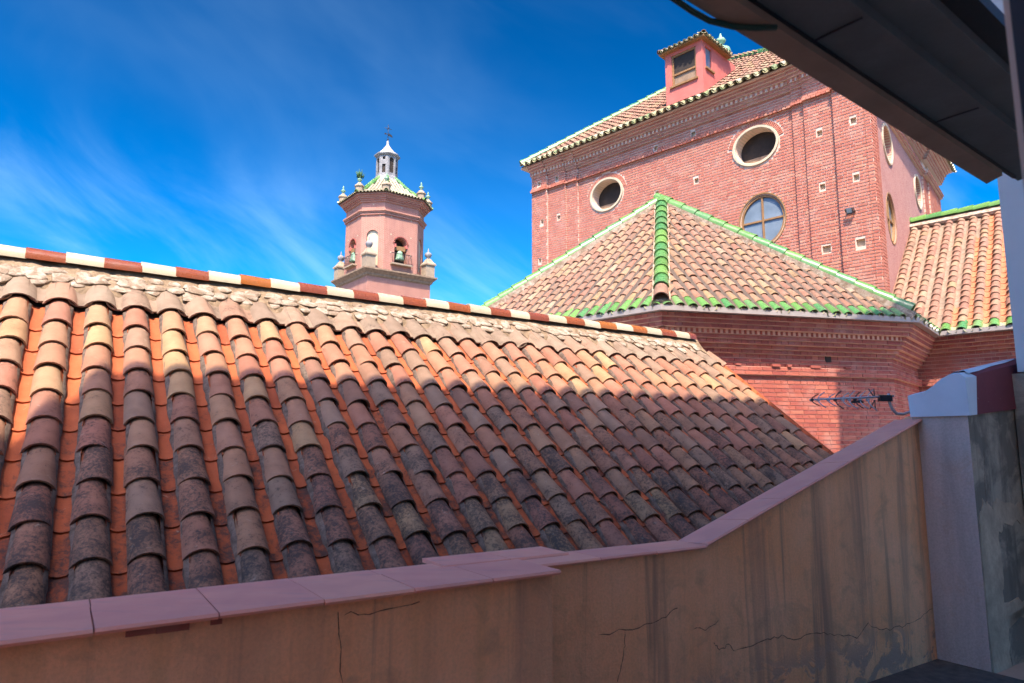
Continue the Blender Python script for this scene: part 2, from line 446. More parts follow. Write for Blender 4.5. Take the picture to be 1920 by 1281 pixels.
class Pieces:
    """Many alike pieces: the ones that show largest become objects of their own, the rest one joined mesh."""
    def __init__(s, name, parent, mk, budget): s.name, s.parent, s.mk, s.budget, s.it = name, parent, mk, budget, []
    def add(s, me, mat4, r, w=0.0, size=1.0): s.it.append((me, mat4, r, w, size))
    def done(s, plural=None, minpx=0.0):
        def key(i):
            p = i[1][:3, 3] + i[1][:3, 1] * .0
            d = np.linalg.norm(p)
            return (0 if in_view(p) else 1000) + d / i[4]
        s.it.sort(key=key)
        n1 = 0; mb = MB(); cache = {}
        for me, m4, r, w, size in s.it:
            if n1 < s.budget and in_view(m4[:3, 3]):
                o = bpy.data.objects.new(s.name, me); COL.objects.link(o); attach(o, s.parent)
                o.matrix_basis = Matrix(m4.tolist()); o['rnd'] = float(r); o['wear'] = float(w); n1 += 1
            else:
                if me.name not in cache:
                    vv = np.ones((len(me.vertices), 4)); co = np.zeros(len(me.vertices) * 3)
                    me.vertices.foreach_get('co', co); vv[:, :3] = co.reshape(-1, 3)
                    cache[me.name] = (vv, [tuple(p.vertices) for p in me.polygons], [p.use_smooth for p in me.polygons])
                vv, fs, sm = cache[me.name]
                o0 = len(mb.v); mb.v.extend(map(tuple, (vv @ m4.T)[:, :3]))
                for f, q in zip(fs, sm):
                    mb.f.append(tuple(o0 + i for i in f)); mb.sm.append(q); mb.mi.append(0); mb.r.append(r); mb.w.append(w)
        if mb.f:
            mb.build(plural or s.name, M[s.mk, 1], s.parent, kind='stuff')

def barrel(name, r0, r1, L, A, th, up, seg, mats, lift=.02, flat=1.0, warp=0.0):
    """One curved roof tile: x across, y upslope from its lower end, z off the roof. up: crown or trough."""
    mb = MB(); A = math.radians(A)
    def ring(r, y, z0, wv):
        out = []
        for i in range(seg + 1):
            t = -A + 2 * A * i / seg
            x = r * math.sin(t); z = (r * math.cos(t) - r * math.cos(A)) * flat if up else (r - r * math.cos(t)) * flat
            out.append(V(x + wv * z, y, z + z0 + wv * x * .3))
        return out
    o0, o1 = ring(r0, 0, lift, warp), ring(r1, L, 0, 0)
    s = -1 if up else 1
    i0, i1 = ring(r0 - th * (1 if up else -1), 0, lift + (0 if up else -0.0), warp), ring(r1 - th * (1 if up else -1), L, 0, 0)
    if not up:
        i0 = [p - V(0, 0, 0) for p in ring(r0, 0, lift + th, warp)]; i1 = ring(r1, L, th, 0)
        o0, i0 = i0, o0; o1, i1 = i1, o1
    n = seg + 1
    F = [(i, i + 1, n + i + 1, n + i) for i in range(seg)]
    mb.add(o0 + o1, F, smooth=True)                                           # weather face
    mb.add(i0 + i1, [f[::-1] for f in F], smooth=True)                         # under face
    mb.add(i0 + o0, F)                                                        # lower lip
    return mb.mesh(name, mats)

def jit(a): return (rnd() - .5) * 2 * a
def rotz(a):
    c, s_ = math.cos(a), math.sin(a); m = np.eye(4); m[0, 0] = c; m[0, 1] = -s_; m[1, 0] = s_; m[1, 1] = c; return m
def rotx(a):
    c, s_ = math.cos(a), math.sin(a); m = np.eye(4); m[1, 1] = c; m[1, 2] = -s_; m[2, 1] = s_; m[2, 2] = c; return m

def ring_fill(mb, cen, poly, rect, P, **k):
    """Wall face between a star-shaped hole and its rectangular cell. P maps (u, z) to space."""
    u0, z0, u1, z1 = rect; cu, cz = cen
    ang = sorted(set([math.atan2(z - cz, u - cu) for u, z in poly] + [math.atan2(z - cz, u - cu) for u in (u0, u1) for z in (z0, z1)]))
    def hit(a):
        d = (math.cos(a), math.sin(a)); best = None
        for i in range(len(poly)):
            (x1, y1), (x2, y2) = poly[i], poly[(i + 1) % len(poly)]
            ex, ey = x2 - x1, y2 - y1; den = d[0] * ey - d[1] * ex
            if abs(den) < 1e-12: continue
            t = ((x1 - cu) * ey - (y1 - cz) * ex) / den; q = ((x1 - cu) * d[1] - (y1 - cz) * d[0]) / den
            if t > 0 and -1e-6 <= q <= 1 + 1e-6 and (best is None or t > best): best = t
        return (cu + d[0] * best, cz + d[1] * best)
    def out(a):
        d = (math.cos(a), math.sin(a)); t = 1e9
        if d[0] > 1e-9: t = min(t, (u1 - cu) / d[0])
        if d[0] < -1e-9: t = min(t, (u0 - cu) / d[0])
        if d[1] > 1e-9: t = min(t, (z1 - cz) / d[1])
        if d[1] < -1e-9: t = min(t, (z0 - cz) / d[1])
        return (cu + d[0] * t, cz + d[1] * t)
    H = [P(*hit(a)) for a in ang]; O = [P(*out(a)) for a in ang]; n = len(ang)
    mb.add(H + O, [(i, n + i, n + (i + 1) % n, (i + 1) % n) for i in range(n)], **k)

def wall_panel(mb, P, N, u0, z0, u1, z1, holes, **k):
    """Front face of a wall with holes = [(cen, poly, cell rect, depth)]; each hole gets its reveal."""
    us = sorted(set([u0, u1] + [c for h in holes for c in (h[2][0], h[2][2])]))
    zs = sorted(set([z0, z1] + [c for h in holes for c in (h[2][1], h[2][3])]))
    for a, b in zip(us[:-1], us[1:]):
        for c, d in zip(zs[:-1], zs[1:]):
            m = ((a + b) / 2, (c + d) / 2)
            if any(h[2][0] < m[0] < h[2][2] and h[2][1] < m[1] < h[2][3] for h in holes): continue
            mb.quad(P(a, c), P(b, c), P(b, d), P(a, d), **k)
    for cen, poly, rect, dep in holes:
        ring_fill(mb, cen, poly, rect, P, **k)
        n = len(poly); F = [P(*q) for q in poly]; B = [p - N * dep for p in F]
        mb.add(F + B, [(i, (i + 1) % n, n + (i + 1) % n, n + i) for i in range(n)], **k)

def ellipse(cu, cz, a, b, n=40): return [(cu + a * math.cos(2 * math.pi * i / n), cz + b * math.sin(2 * math.pi * i / n)) for i in range(n)]
def rectpoly(cu, cz, w, h): return [(cu - w / 2, cz - h / 2), (cu + w / 2, cz - h / 2), (cu + w / 2, cz + h / 2), (cu - w / 2, cz + h / 2)]
def archpoly(cu, z0, w, zs, n=14): return [(cu - w / 2, z0), (cu + w / 2, z0)] + [(cu + w / 2 * math.cos(math.pi * i / n), zs + w / 2 * math.sin(math.pi * i / n)) for i in range(n + 1)]

def brick_mesh(name, mats):
    mb = MB()
    c = .03
    mb.box(V(-.5, 0, -.5), V(1, 0, 0), V(0, 1, 0), V(0, 0, 1), back=False)
    return mb.mesh(name, mats)
BRICK = {'brick': brick_mesh('brick_block', M['brick', 0]), 'brickd': brick_mesh('brick_block_deep', M['brickd', 0])}

def lay(pc, mk, P0, u, n, a, b, z, L, h, j, dep, header=False, skip=None, out=0.0, start=0.0, saw=False, cuts=None):
    """One course of bricks from a to b along u at height z (bottom)."""
    l = L if not header else L * .5
    if saw: l = h * 1.35
    x = a - ((start % 1.0) * l)
    while x < b - .01:
        x0, x1 = max(x + j * .3, a), min(x + l - j * .3, b); x += l
        if x1 - x0 < .02: continue
        if cuts:
            for (k0, k1) in cuts:
                if x0 < k1 and x1 > k0:
                    if x0 >= k0 and x1 <= k1: x1 = x0
                    elif x0 < k0: x1 = min(x1, k0 - j / 2)
                    else: x0 = max(x0, k1 + j / 2)
            if x1 - x0 < .02: continue
        cu = (x0 + x1) / 2
        if skip and skip(cu, z + h / 2, (x1 - x0) / 2): continue
        c = P0 + u * cu + UP * (z + h / 2) + n * (out + jit(.0025))
        m = frame(c, u * (x1 - x0), -n * dep, UP * (h - j * 1.15))
        if saw:
            r = rotz(math.radians(45)); q = np.eye(4); q[0, 0] = l * .72; q[1, 1] = l * .72; q[2, 2] = h - j
            m = frame(P0 + u * cu + UP * (z + h / 2) + n * (out + .0), u, -n, UP) @ r @ q
        else:
            t = jit(.012); m = m @ rotx(t * .2)
        pc.add(BRICK[mk], m, rnd(), 0, 1.0)

def tile_field(P0, u, v, N, sp, ex, ncol, col0, nrow, clip, cov, cha, pc_cov, pc_cha, row0=0.0, eave=None, nbase=-.1, wear_shade_f=None, first=0, jy=.017):
    """Columns of cover and channel tiles. clip(a, b) is True where the roof is. eave = (pc_cover, mesh, pc_channel, mesh) for the first row."""
    for c in range(ncol):
        a = col0 + sp * c
        ja = jit(.008)
        for r in range(first, nrow):
            b = row0 + ex * r
            wv = wear_shade_f(a, b) if wear_shade_f else .3
            if clip(a, b + ex * .45):
                e = eave is not None and r == 0
                m = frame(P0 + u * (a + ja + jit(.006)) + v * (b + jit(jy)) + N * (nbase + jit(.003)), u, v, N) @ rotz(jit(.045) + (jit(.09) if rnd() < .05 else 0)) @ rotx(jit(.016))
                if e: eave[0].add(random.choice(eave[1]), m, rnd(), wv)
                else: pc_cov.add(random.choice(cov), m, rnd(), min(1, max(0, wv + jit(.25))))
            ac = a + sp / 2
            if clip(ac, b + ex * .45):
                e = eave is not None and r == 0
                m = frame(P0 + u * ac + v * (b - .03 + jit(jy)) + N * (nbase - .035), u, v, N) @ rotz(jit(.015))
                if e: eave[2].add(random.choice(eave[3]), m, rnd(), wv)
                else: pc_cha.add(random.choice(cha), m, rnd(), min(1, max(0, wv * .95 + jit(.25))))

def cap_row(pc, meshes, a, b, step, N, r=None, off=0.0):
    """Barrel tiles laid along a line from a up to b."""
    d = unit(b - a); L = np.linalg.norm(b - a); x = np.cross(d, N); x = unit(x); nn = np.cross(x, d)
    k = 0
    while k * step < L - step * .4:
        m = frame(a + d * (k * step) + nn * off, x, d, nn) @ rotz(jit(.02)) @ rotx(jit(.01))
        pc.add(random.choice(meshes), m, rnd(), .3); k += 1

# ================================================================== the setting
GZ = -7.0
YR = math.radians(33.26)
R = V(math.cos(YR), math.sin(YR), 0); H = V(-math.sin(YR), math.cos(YR), 0)
def RH(r, h, z): return R * r + H * h + UP * z

mb = MB(); mb.quad(V(-900, -900, GZ), V(900, -900, GZ), V(900, 900, GZ), V(-900, 900, GZ))
mb.build('ground', M['ground'], kind='structure')
mb = MB(); mb.box(RH(-14, -.28, -1.55), R * 21, H * 2.57, UP * .2)  # unseen left stretch added so sunlit floor bounces light onto the parapet
mb.build('terrace_floor', M['floor'], kind='structure')
mb = MB(); mb.box(RH(1.6, 1.75, -1.349), R * 3.1, H * .56, UP * .012)  # dark strip on the floor along the wall
mb.build('floor_strip', M['bed'], kind='structure')

# ------------------------------------------------------------------ house out of view behind the viewpoint: its shade falls over the lower roof
hb = thing('tall_house', 'tall pale house behind the viewpoint whose shade covers the lower roof tiles', 'house', base=RH(0, -3, GZ))
mb = MB()
mb.box(RH(-4.56, -8, GZ), R * 9.4, H * 7.70, UP * (12.75 - GZ))
mb.build('wall', M['creamhouse'], hb)
mb = MB()
mb.prism([RH(-4.56, -.32, 12.75), RH(-4.56, -8, 12.75), RH(-4.56, -4, 14.0)], R * 9.4)
mb.build('roof', M['cover', 1], hb)

# ------------------------------------------------------------------ white building at the right edge
wbd = thing('white_building', 'white plastered building rising at the right edge behind the dark slats', 'building', base=RH(6, 2.2, GZ))
mb = MB()
mb.box(RH(5.35, 1.20, .47), R * 2.2, H * .76, UP * 3.3)
mb.box(RH(7.55, 1.20, GZ), R * 2.5, H * .76, UP * (11.3 - GZ))
wall = mb.build('wall', M['white'], wbd)
mb = MB()
for k in (0, 1):
    mb.tube([RH(5.33, 1.95, 2.78 - .07 * k), RH(5.33, 1.70, 2.98 - .07 * k)], .004, 5)
mb.build('wire', M['iron'], wbd)
mb = MB()
mb.box(RH(5.29, 1.74, 2.56), R * .06, H * .06, UP * .10); mb.box(RH(5.30, 1.74, 2.52), R * .05, H * .2, UP * .03)
mb.build('bracket', M['gutter'], wbd)

# ================================================================== low tiled house in front
EL = math.radians(37.75)
S = math.cos(EL) * H + math.sin(EL) * UP
N = np.cross(R, S)
P0 = V(-4.167, 5.671, 1.565)
SP, EX, CSP = .27, .31, .2885
def RF(a, d, n=0.0): return P0 + R * a - S * d + N * n
house = thing('tiled_house', 'low house with long weathered clay tile roof and striped cream and brown ridge', 'house', base=RF(4, 2, 0) * V(1, 1, 0) + V(0, 0, GZ))
mb = MB()
A0, A1 = -4.05, 8.20
back = RF(0, 0) + H * 2.6
DL = 5.25
e0 = RF(A0, DL - .3, -.2); e1 = RF(A1, DL - .3, -.2)
poly = [e0 * V(1, 1, 0) + V(0, 0, GZ), e0, RF(A0, 0, -.2), RF(A0, 0, -.2) + H * 2.2 - UP * 1.6, (RF(A0, 0, -.2) + H * 2.2) * V(1, 1, 0) + V(0, 0, GZ)]
mb.prism(poly, R * (A1 - A0))
mb.build('wall', M['white'], house)
mb = MB()
mb.prism([RF(A0 - .05, DL, -.14), RF(A0 - .05, -.02, -.14), RF(A0 - .05, -.02, -.19), RF(A0 - .05, DL, -.19)], R * (A1 - A0 + .1))
bk = (math.cos(EL) * H - math.sin(EL) * UP)
mb.prism([RF(A0 - .05, 0, -.14), RF(A0 - .05, 0, -.19), RF(A0 - .05, 0, -.19) + bk * 2.7, RF(A0 - .05, 0, -.14) + bk * 2.7], R * (A1 - A0 + .1))
roof = mb.build('roof', M['bed'], house)

cov = [barrel('roof_tile_mesh_%d' % i, .103 + jit(.005), .082 + jit(.004), .40, 80, .014, True, 7, M['cover', 0], .022, .98, jit(.05)) for i in range(8)]
cha = [barrel('channel_tile_mesh_%d' % i, .070 + jit(.003), .086, .40, 80, .013, False, 6, M['chan', 0], .018) for i in range(4)]
pc_cov = Pieces('roof_tile', roof, 'cover', 300)
pc_cha = Pieces('channel_tile', roof, 'chan', 300)
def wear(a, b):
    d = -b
    return min(1, max(.18, .30 + (d - 1.6) * .36))  # more lichen and grime, and more painted shade, further down the slope
tile_field(P0, R, S, N, SP, -EX, 46, .294 - 16 * SP, 14, lambda a, b: A0 - .05 < a < A1 + .13 and b > -DL, cov, cha, pc_cov, pc_cha, row0=-1.04, nbase=-.110, wear_shade_f=wear)
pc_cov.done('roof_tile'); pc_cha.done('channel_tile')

# mortar beads squeezed out along both sides of every tile column
mb = MB()
for j in range(-16, 30):
    for sg in (-1, 1):
        a0 = .294 + SP * j + sg * .090
        n_ = 64; pts = []
        for i in range(n_ + 1):
            d = .72 + (DL - .75) * i / n_
            w = .001 + .011 * noise.noise(Vector((a0 * 5, d * 6, 1.0))) + .010 * noise.noise(Vector((a0 * 9, d * 31, 5.0)))
            w = max(-.004, w + (.004 if sg < 0 else .0))
            pts += [RF(a0 - sg * .02, d, -.068), RF(a0 + sg * w * .6, d, -.085 + .01 * noise.noise(Vector((a0, d * 25, 2)))), RF(a0 + sg * w, d, -.118)]
        F = []
        for i in range(n_):
            for q in range(2):
                f = (i * 3 + q, i * 3 + q + 1, i * 3 + q + 4, i * 3 + q + 3); F.append(f if sg < 0 else f[::-1])
        mb.add(pts, F, smooth=True)
mb.build('tile_mortar', M['beads'], roof, kind='stuff')

# mortared top course of greyed tiles
top = [barrel('top_tile_mesh_%d' % i, .125 + jit(.006), .112, .40, 72, .016, True, 7, M['grey', 0], .02, .82, jit(.06)) for i in range(5)]
tch = [barrel('top_channel_mesh_%d' % i, .098, .105, .40, 62, .016, False, 6, M['grey', 0], .02) for i in range(3)]
pt = Pieces('top_course_tile', roof, 'grey', 80)
ptc = Pieces('top_channel_tile', roof, 'grey', 80)
for j in range(-16, 31):
    a = .294 + SP * (j - 0)
    m = frame(RF(a + jit(.012), .70 + jit(.018), -.098), R, S, N) @ rotz(jit(.05)) @ rotx(-.04)
    if a < A1 + .1: pt.add(random.choice(top), m, rnd(), .45 + jit(.2))
    m = frame(RF(a + SP / 2, .68 + jit(.02), -.112), R, S, N) @ rotz(jit(.04)) @ rotx(-.03)
    if a < A1: ptc.add(random.choice(tch), m, rnd(), .5 + jit(.2))
pt.done(); ptc.done()

# mortar bed and whitewashed stones under the ridge caps
mb = MB()
nx = 330; rows = [(-.12, -.04), (.05, -.012), (.14, -.035), (.22, -.052), (.30, -.06), (.37, -.075), (.43, -.12)]
pts = []
for i in range(nx + 1):
    a = A0 + (A1 + .09 - A0) * i / nx
    wob = .035 * math.cos((a - .294) / SP * 2 * math.pi)
    for d, n in rows:
        q = .02 * noise.noise(Vector((a * 7, d * 9, 0))) + .012 * noise.noise(Vector((a * 19, d * 21, 3)))
        pts.append(RF(a, d - (wob * (d / .5) if d > .2 else 0), n + q))
k = len(rows)
F = []
for i in range(nx):
    for j in range(k - 1):
        F.append((i * k + j, i * k + j + 1, (i + 1) * k + j + 1, (i + 1) * k + j))
mb.add(pts, F, smooth=True)
e = nx * k
mb.add([pts[e + j] for j in range(k)] + [RF(A1 + .09, .50, -.22), RF(A1 + .09, -.12, -.22)], [tuple(range(k + 2))])
rm = mb.build('ridge_mortar', M['bedmortar'], house)
def stone_mesh(i):
    mb = MB(); n = 8; ph = rnd() * 6
    ra = [1 + .28 * math.sin(ph + t * 2.1) * rnd() + jit(.16) for t in range(n)]
    def rg(s, z): return [V(s * ra[t] * math.cos(t * 2 * math.pi / n), s * ra[t] * math.sin(t * 2 * math.pi / n), z + jit(.08)) for t in range(n)]
    mb.loft([rg(1, -.3), rg(.95, .25), rg(.55, .62)], smooth=True)
    return mb.mesh('stone_mesh_%d' % i, M['rubble'])
stones = [stone_mesh(i) for i in range(9)]
ps = Pieces('ridge_stone', rm, 'rubble', 240)
a = A0
while a < A1 - .05:
    for d0 in (.165, .26, .335):
        if d0 > .3 and (math.cos((a - .294) / SP * 2 * math.pi) > .1): continue
        w = .05 + rnd() * .06; h = .045 + rnd() * .04
        m = frame(RF(a + jit(.04), d0 + jit(.03), -.045 - (.018 if d0 > .3 else 0)), R * w, S * h, N * (.018 + rnd() * .016)) @ rotz(jit(.5))
        ps.add(random.choice(stones), m, rnd(), 0)
    a += .115 + rnd() * .06
ps.done()

capm = {c: [barrel('ridge_cap_mesh_%s%d' % (c, i), .096, .091, CSP * 1.04, 100, .012, True, 9, M[c, 0], .006) for i in range(2)] for c in ('cream', 'brown')}
for n in range(-14, 29):
    c = 'brown' if n % 2 == 0 else 'cream'
    f = 1.0 if n < 28 else .48
    o = obj('ridge_cap', capm[c][(n // 2) % 2], house)
    mm = np.eye(4); mm[:3, 0] = -H; mm[:3, 1] = R * f; mm[:3, 2] = UP; mm[:3, 3] = RF(n * CSP + .009, 0, 0) + UP * (-.052 + jit(.005)) + H * jit(.004)
    o.matrix_basis = Matrix(mm.tolist()) @ Matrix.Rotation(jit(.022), 4, 'Z') @ Matrix.Rotation(jit(.012), 4, 'X')
    o['rnd'] = rnd(); o['wear'] = .2
    o['label'] = ('glossy cream' if c == 'cream' else 'dark red brown') + ' glazed ridge cap'

# ================================================================== parapet wall with mauve coping
par = thing('parapet_wall', 'low stained ochre parapet wall with mauve glazed coping climbing to the right', 'wall', base=RH(2, 2.4, -1.35))
ZT = -.478
mb = MB()
mb.box(RH(-9.0, 2.16, -1.6), R * 10.60, H * .36, UP * (ZT - .022 + 1.6))
sl0, sl1 = 2.60, 4.86
def capz(r): return ZT - .004 if r < sl0 else ZT - .004 + .301 * (r - sl0)
q = [RH(1.60, 2.31, -1.6), RH(1.60, 2.31, ZT - .026), RH(sl0, 2.31, ZT - .026), RH(sl1, 2.31, capz(sl1) - .022), RH(sl1, 2.31, -1.6)]
mb.prism(q, H * .15)
mb.build('wall', M['parapet'], par)
copm = {}
def cop_box(name, u, L, w, t, back_drop=0.0, nose=.006):
    mb = MB()
    x = u * (L - .004)
    P = []
    for xx in (V(0, 0, 0), x):
        P.append([xx, xx + H * w - UP * back_drop, xx + H * w - UP * (back_drop + t), xx - UP * t, xx - H * .0 - UP * t * .5 - H * nose])
    mb.loft(P, smooth=False)
    return mb.mesh(name, M['cop'])
def coping(me, p):
    o = obj('coping_tile', me, par); o.matrix_basis = Matrix.Translation(Vector(p)); o['rnd'] = rnd(); return o
c1 = cop_box('coping_front', R, .30, .285, .017); c2 = cop_box('coping_back', R, .30, .12, .017)
for k in range(-30, 5):
    L = .30
    coping(c1, RH(.117 + .30 * k - .0, 2.125 + jit(.002), ZT + jit(.0015)))
    if k < 4: coping(c2, RH(.117 + .30 * k + .003, 2.413, ZT - .004 + jit(.001)))
c3 = cop_box('coping_side', R, .30, .20, .016)
for k in range(0, 2): coping(c3, RH(1.28 + .30 * k, 2.415 - .0, ZT + .004 + jit(.001)))
c3b = cop_box('coping_low', R, .327, .20, .016)
for k in range(3): coping(c3b, RH(1.622 + .327 * k, 2.285, ZT - .006 + jit(.001)))
us = unit(R + UP * .301)
c4 = cop_box('coping_slope', us, .318, .195, .017, .016)
k = 0; r = sl0 + .005
while r < 4.70:
    coping(c4, RH(r, 2.285, capz(r) + .004 + jit(.0015))); r += .318 * us @ R
# bricks showing under the coping where the render has come away
def strip(pts, h, w, name, mat, parent, proud=.0015):
    mb = MB()
    n = len(pts); P = [RH(a, h, z) for a, z in pts]
    for i in range(n - 1):
        t = unit(P[i + 1] - P[i]); s_ = np.cross(t, H)
        w0 = w * (.35 + .9 * rnd()) if i else w * .2; w1 = w * (.35 + .9 * rnd())
        mb.quad(P[i] - s_ * w0 - H * proud, P[i + 1] - s_ * w1 - H * proud, P[i + 1] + s_ * w1 - H * proud, P[i] + s_ * w0 - H * proud)
    return mb.build(name, mat, parent)
def rough(pts, k=5, a=.008):
    out = []
    for (x, y), (x2, y2) in zip(pts[:-1], pts[1:]):
        for i in range(k):
            t = i / k; out.append((x + (x2 - x) * t + jit(a) * .6, y + (y2 - y) * t + jit(a)))
    return out + [pts[-1]]
cr = [[(2.807, -1.0), (3.017, -.98), (3.165, -.98), (3.284, -1.011), (3.462, -1.003), (3.618, -1.036), (3.835, -1.082), (3.954, -1.025), (4.063, -1.075), (4.201, -1.089), (4.345, -1.093), (4.497, -1.082), (4.69, -1.035)],
      [(2.521, -.854), (2.607, -.871), (2.692, -.841)], [(2.807, -1.0), (2.757, -.963), (2.691, -.969), (2.654, -.935)], [(2.1, -.80), (2.09, -.9), (2.05, -1.0)], [(1.95, -.80), (2.1, -.80), (2.3, -.79), (2.42, -.75)]]
for c in cr: strip(rough(c), 2.31, .0019, 'crack', M['cracks'], par)
for c in ([(.768, -.519), (.778, -.607), (.791, -.735), (.80, -.9)], [(.79, -.535), (.9, -.55), (1.05, -.53)], [(-.9, -.55), (-.86, -.62), (-.88, -.72), (-.84, -.8)]): strip(rough(c), 2.16, .0014, 'crack', M['cracks'], par)
mb = MB()
for a, b, dz in ((.19, .26, .006), (.262, .345, .004), (.40, .43, .008)):
    mb = MB(); mb.box(RH(a, 2.152, ZT - .045 + dz), R * (b - a), H * .02, UP * .018)
    mb.build('exposed_brick', M['brickd', 1], par)

# ------------------------------------------------------------------ pier with white and maroon paint
pier = thing('painted_pier', 'blackened masonry pier with white painted shoulder and flaking maroon band', 'pier', base=RH(5, 2.2, -1.35))
PR0, PR1 = 4.70, 6.2
mb = MB()
side = [RH(PR0, 2.345, -1.6), RH(PR0, 2.01, -1.6), RH(PR0, 2.01, .165), RH(PR0, 2.62, .165)]
# left face and front face carry different renders
mb.quad(RH(PR0, 2.345, -1.6), RH(PR0, 2.01, -1.6), RH(PR0, 2.01, .17), RH(PR0, 2.345, .17), mi=0)
mb.quad(RH(PR0, 2.01, -1.6), RH(PR1, 2.01, -1.6), RH(PR1, 2.01, .28), RH(PR0, 2.01, .17), mi=1)
mb.quad(RH(PR1, 2.01, -1.6), RH(PR1, 2.345, -1.6), RH(PR1, 2.345, .28), RH(PR1, 2.01, .28), mi=1)
mb.quad(RH(PR1, 2.345, -1.6), RH(PR0, 2.345, -1.6), RH(PR0, 2.345, .17), RH(PR1, 2.345, .28), mi=1)
mb.box(RH(5.352, 1.20, -1.6), R * 1.5, H * .80, UP * 2.06, mi=1)
mb.build('shaft', [M['pier_s'], M['pier_f']], pier)
prof = [(2.345, .165), (2.352, .305), (2.25, .322), (2.19, .36), (2.14, .40), (2.09, .425), (2.03, .43), (1.997, .40), (1.990, .165)]
RAG = [0, .0, -.015, -.03, -.02, .0, .04, .085, .03]
def sh(r, dz, rag=0): return [RH(r + RAG[i] * rag, h, z + dz * (1 if i not in (0, len(prof) - 1) else .5)) for i, (h, z) in enumerate(prof)]
mb = MB(); mb.loft([sh(PR0 - .02, 0), sh(PR0 + .05, .015, 1)])
mb.build('white_shoulder', M['whitep'], pier)
mb = MB(); rr = [PR0 + .05, PR0 + .2, PR0 + .4, PR0 + .62, PR0 + .8, PR1]
mb.loft([sh(r, .015 + .17 * (r - PR0 - .05), 1 if i == 0 else 0) for i, r in enumerate(rr)])
mb.build('maroon_band', M['maroon'], pier)
mb = MB()
tp = []
for r in rr[:-1]:
    dz = .017 + .17 * (r - PR0 - .05)
    w = .06 + .0 * r - .05 * (r - PR0) + jit(.012)
    tp.append([RH(r, 2.14, .40 + dz + .004), RH(r, 2.09, .425 + dz + .004), RH(r, 2.03, .43 + dz + .004), RH(r, 2.03 - max(.006, w * .4), .43 - max(.0, w * .35) + dz + .004)])
mb.loft(tp, cap=False, closed=False)
mb.build('white_drip', M['whitep'], pier)
strip(rough([(4.72, -.78), (4.8, -.80), (4.86, -.82)], 4), 2.01, .003, 'crack', M['cracks'], pier)
strip(rough([(4.86, -.05), (4.84, -.3), (4.80, -.6), (4.86, -.85), (4.9, -1.1), (4.98, -1.35)], 6, .012), 2.01, .0025, 'crack', M['cracks'], pier)
def patch(pts, name, mat, pr):
    mb = MB(); P = [RH(a, 2.01 - pr, z) for a, z in pts]; mb.prism(P, H * pr); return mb.build(name, mat, pier)
def ragged(pts, k=5, a=.012):
    return rough(pts + [pts[0]], k, a)[:-1]
patch(ragged([(4.715, -.50), (4.78, -.36), (4.90, -.40), (4.98, -.34), (5.34, -.42), (5.34, -.52), (5.05, -.50), (4.95, -.56), (4.96, -.78), (4.93, -.98), (5.34, -.99), (5.34, -1.10), (4.98, -1.08), (4.95, -1.25), (4.99, -1.6), (4.715, -1.6)], 6, .022), 'render_patch', M['patch'], .005)

# ================================================================== aerial
aer = thing('tv_antenna', 'small grey television aerial with curved elements beside the white shoulder', 'antenna', base=at_d(1700, 776, 4.9))
AD = 4.9
mb = MB()
mb.tube([at_d(1714, 770, AD), at_d(1694, 777, AD), at_d(1681, 776, AD), at_d(1672, 766, AD), at_d(1667, 752, AD), at_d(1666, 738, AD)], .0105, 8)
mb.build('mast', M['alu'], aer)
mb = MB(); bp0 = at_d(1655, 746, AD); bp1 = at_d(1518, 750, AD)
mb.tube([at_d(1676, 743, AD), bp1], .008, 6)
mb.build('boom', M['alu'], aer)
mb = MB(); mb.box(at_d(1649, 753, AD) - V(0, .02, 0), V(.085, 0, 0), V(0, .04, 0), UP * .045); mb.box(at_d(1598, 756, AD) - V(0, .015, 0), V(.075, 0, 0), V(0, .03, 0), UP * .018)
mb.build('clamp', M['iron'], aer)
for i, (x, s) in enumerate([(1522, .055), (1534, .075), (1553, .06), (1566, .085), (1580, .07), (1592, .085), (1603, .08), (1612, .085), (1627, .10)]):
    c = at_d(x, 750, AD); mb = MB()
    ya = unit(V(.35, .94, 0)); fw = V(1, -.1, 0)
    for sg in (1, -1):
        pp = [c + UP * (s * t * (.78 if sg > 0 else -.78)) + ya * (sg * s * t * .62) + fw * (.05 * t * t) for t in (0, .25, .5, .75, 1)]
        mb.tube(pp, .0042, 5)
    mb.box(c - V(.010, .008, .009), V(.02, 0, 0), V(0, .016, 0), UP * .018)
    mb.build('element', M['alu'] if i % 3 else M['iron'], aer)
mb = MB()
for sg in (1, -1):
    c = at_d(1640, 748, AD)
    for q in (0, 1):
        mb.tube([c + V(0, 0, .008 * sg), c + V(-.03 + .04 * q, .02, .075 * sg)], .004, 5)
mb.build('reflector', M['iron'], aer)

# ================================================================== dark slats overhead
awn = thing('slatted_awning', 'dark overhead awning of long charcoal slats in the top right corner', 'awning', base=RH(1.0, .9, .8))
ap1 = at_z(1285, 0, .80); ap2 = at_z(1850, 345, .80); ad_ = unit(ap2 - ap1); aw = V(ad_[1], -ad_[0], 0)
def AW(d, w, z): return ap1 + ad_ * d + aw * w + UP * z
def slat(d0, d1, w0, w1, z0, z1, t, name, mat, cut=.03):
    mb = MB()
    poly = [AW(d0, w0, z0), AW(d0, w1, z1), AW(d0, w1, z1 + t), AW(d0, w0, z0 + t)]
    poly2 = [AW(d1, w0, z0), AW(d1 - cut, w1, z1), AW(d1 - cut, w1, z1 + t), AW(d1, w0, z0 + t)]
    mb.loft([poly, poly2]); return mb.build(name, mat, awn)
slat(-2.2, 1.47, .000, .052, .000, .004, .030, 'slat', M['fascia'])
slat(-2.2, 1.60, .046, .160, .027, .034, .030, 'slat', M['slat'], .02)
slat(-2.2, 1.70, .140, .235, .058, .064, .030, 'slat', M['slat'], .05)
slat(-2.2, 1.70, .215, .282, .088, .094, .030, 'slat', M['frame'], .05)
mb = MB()
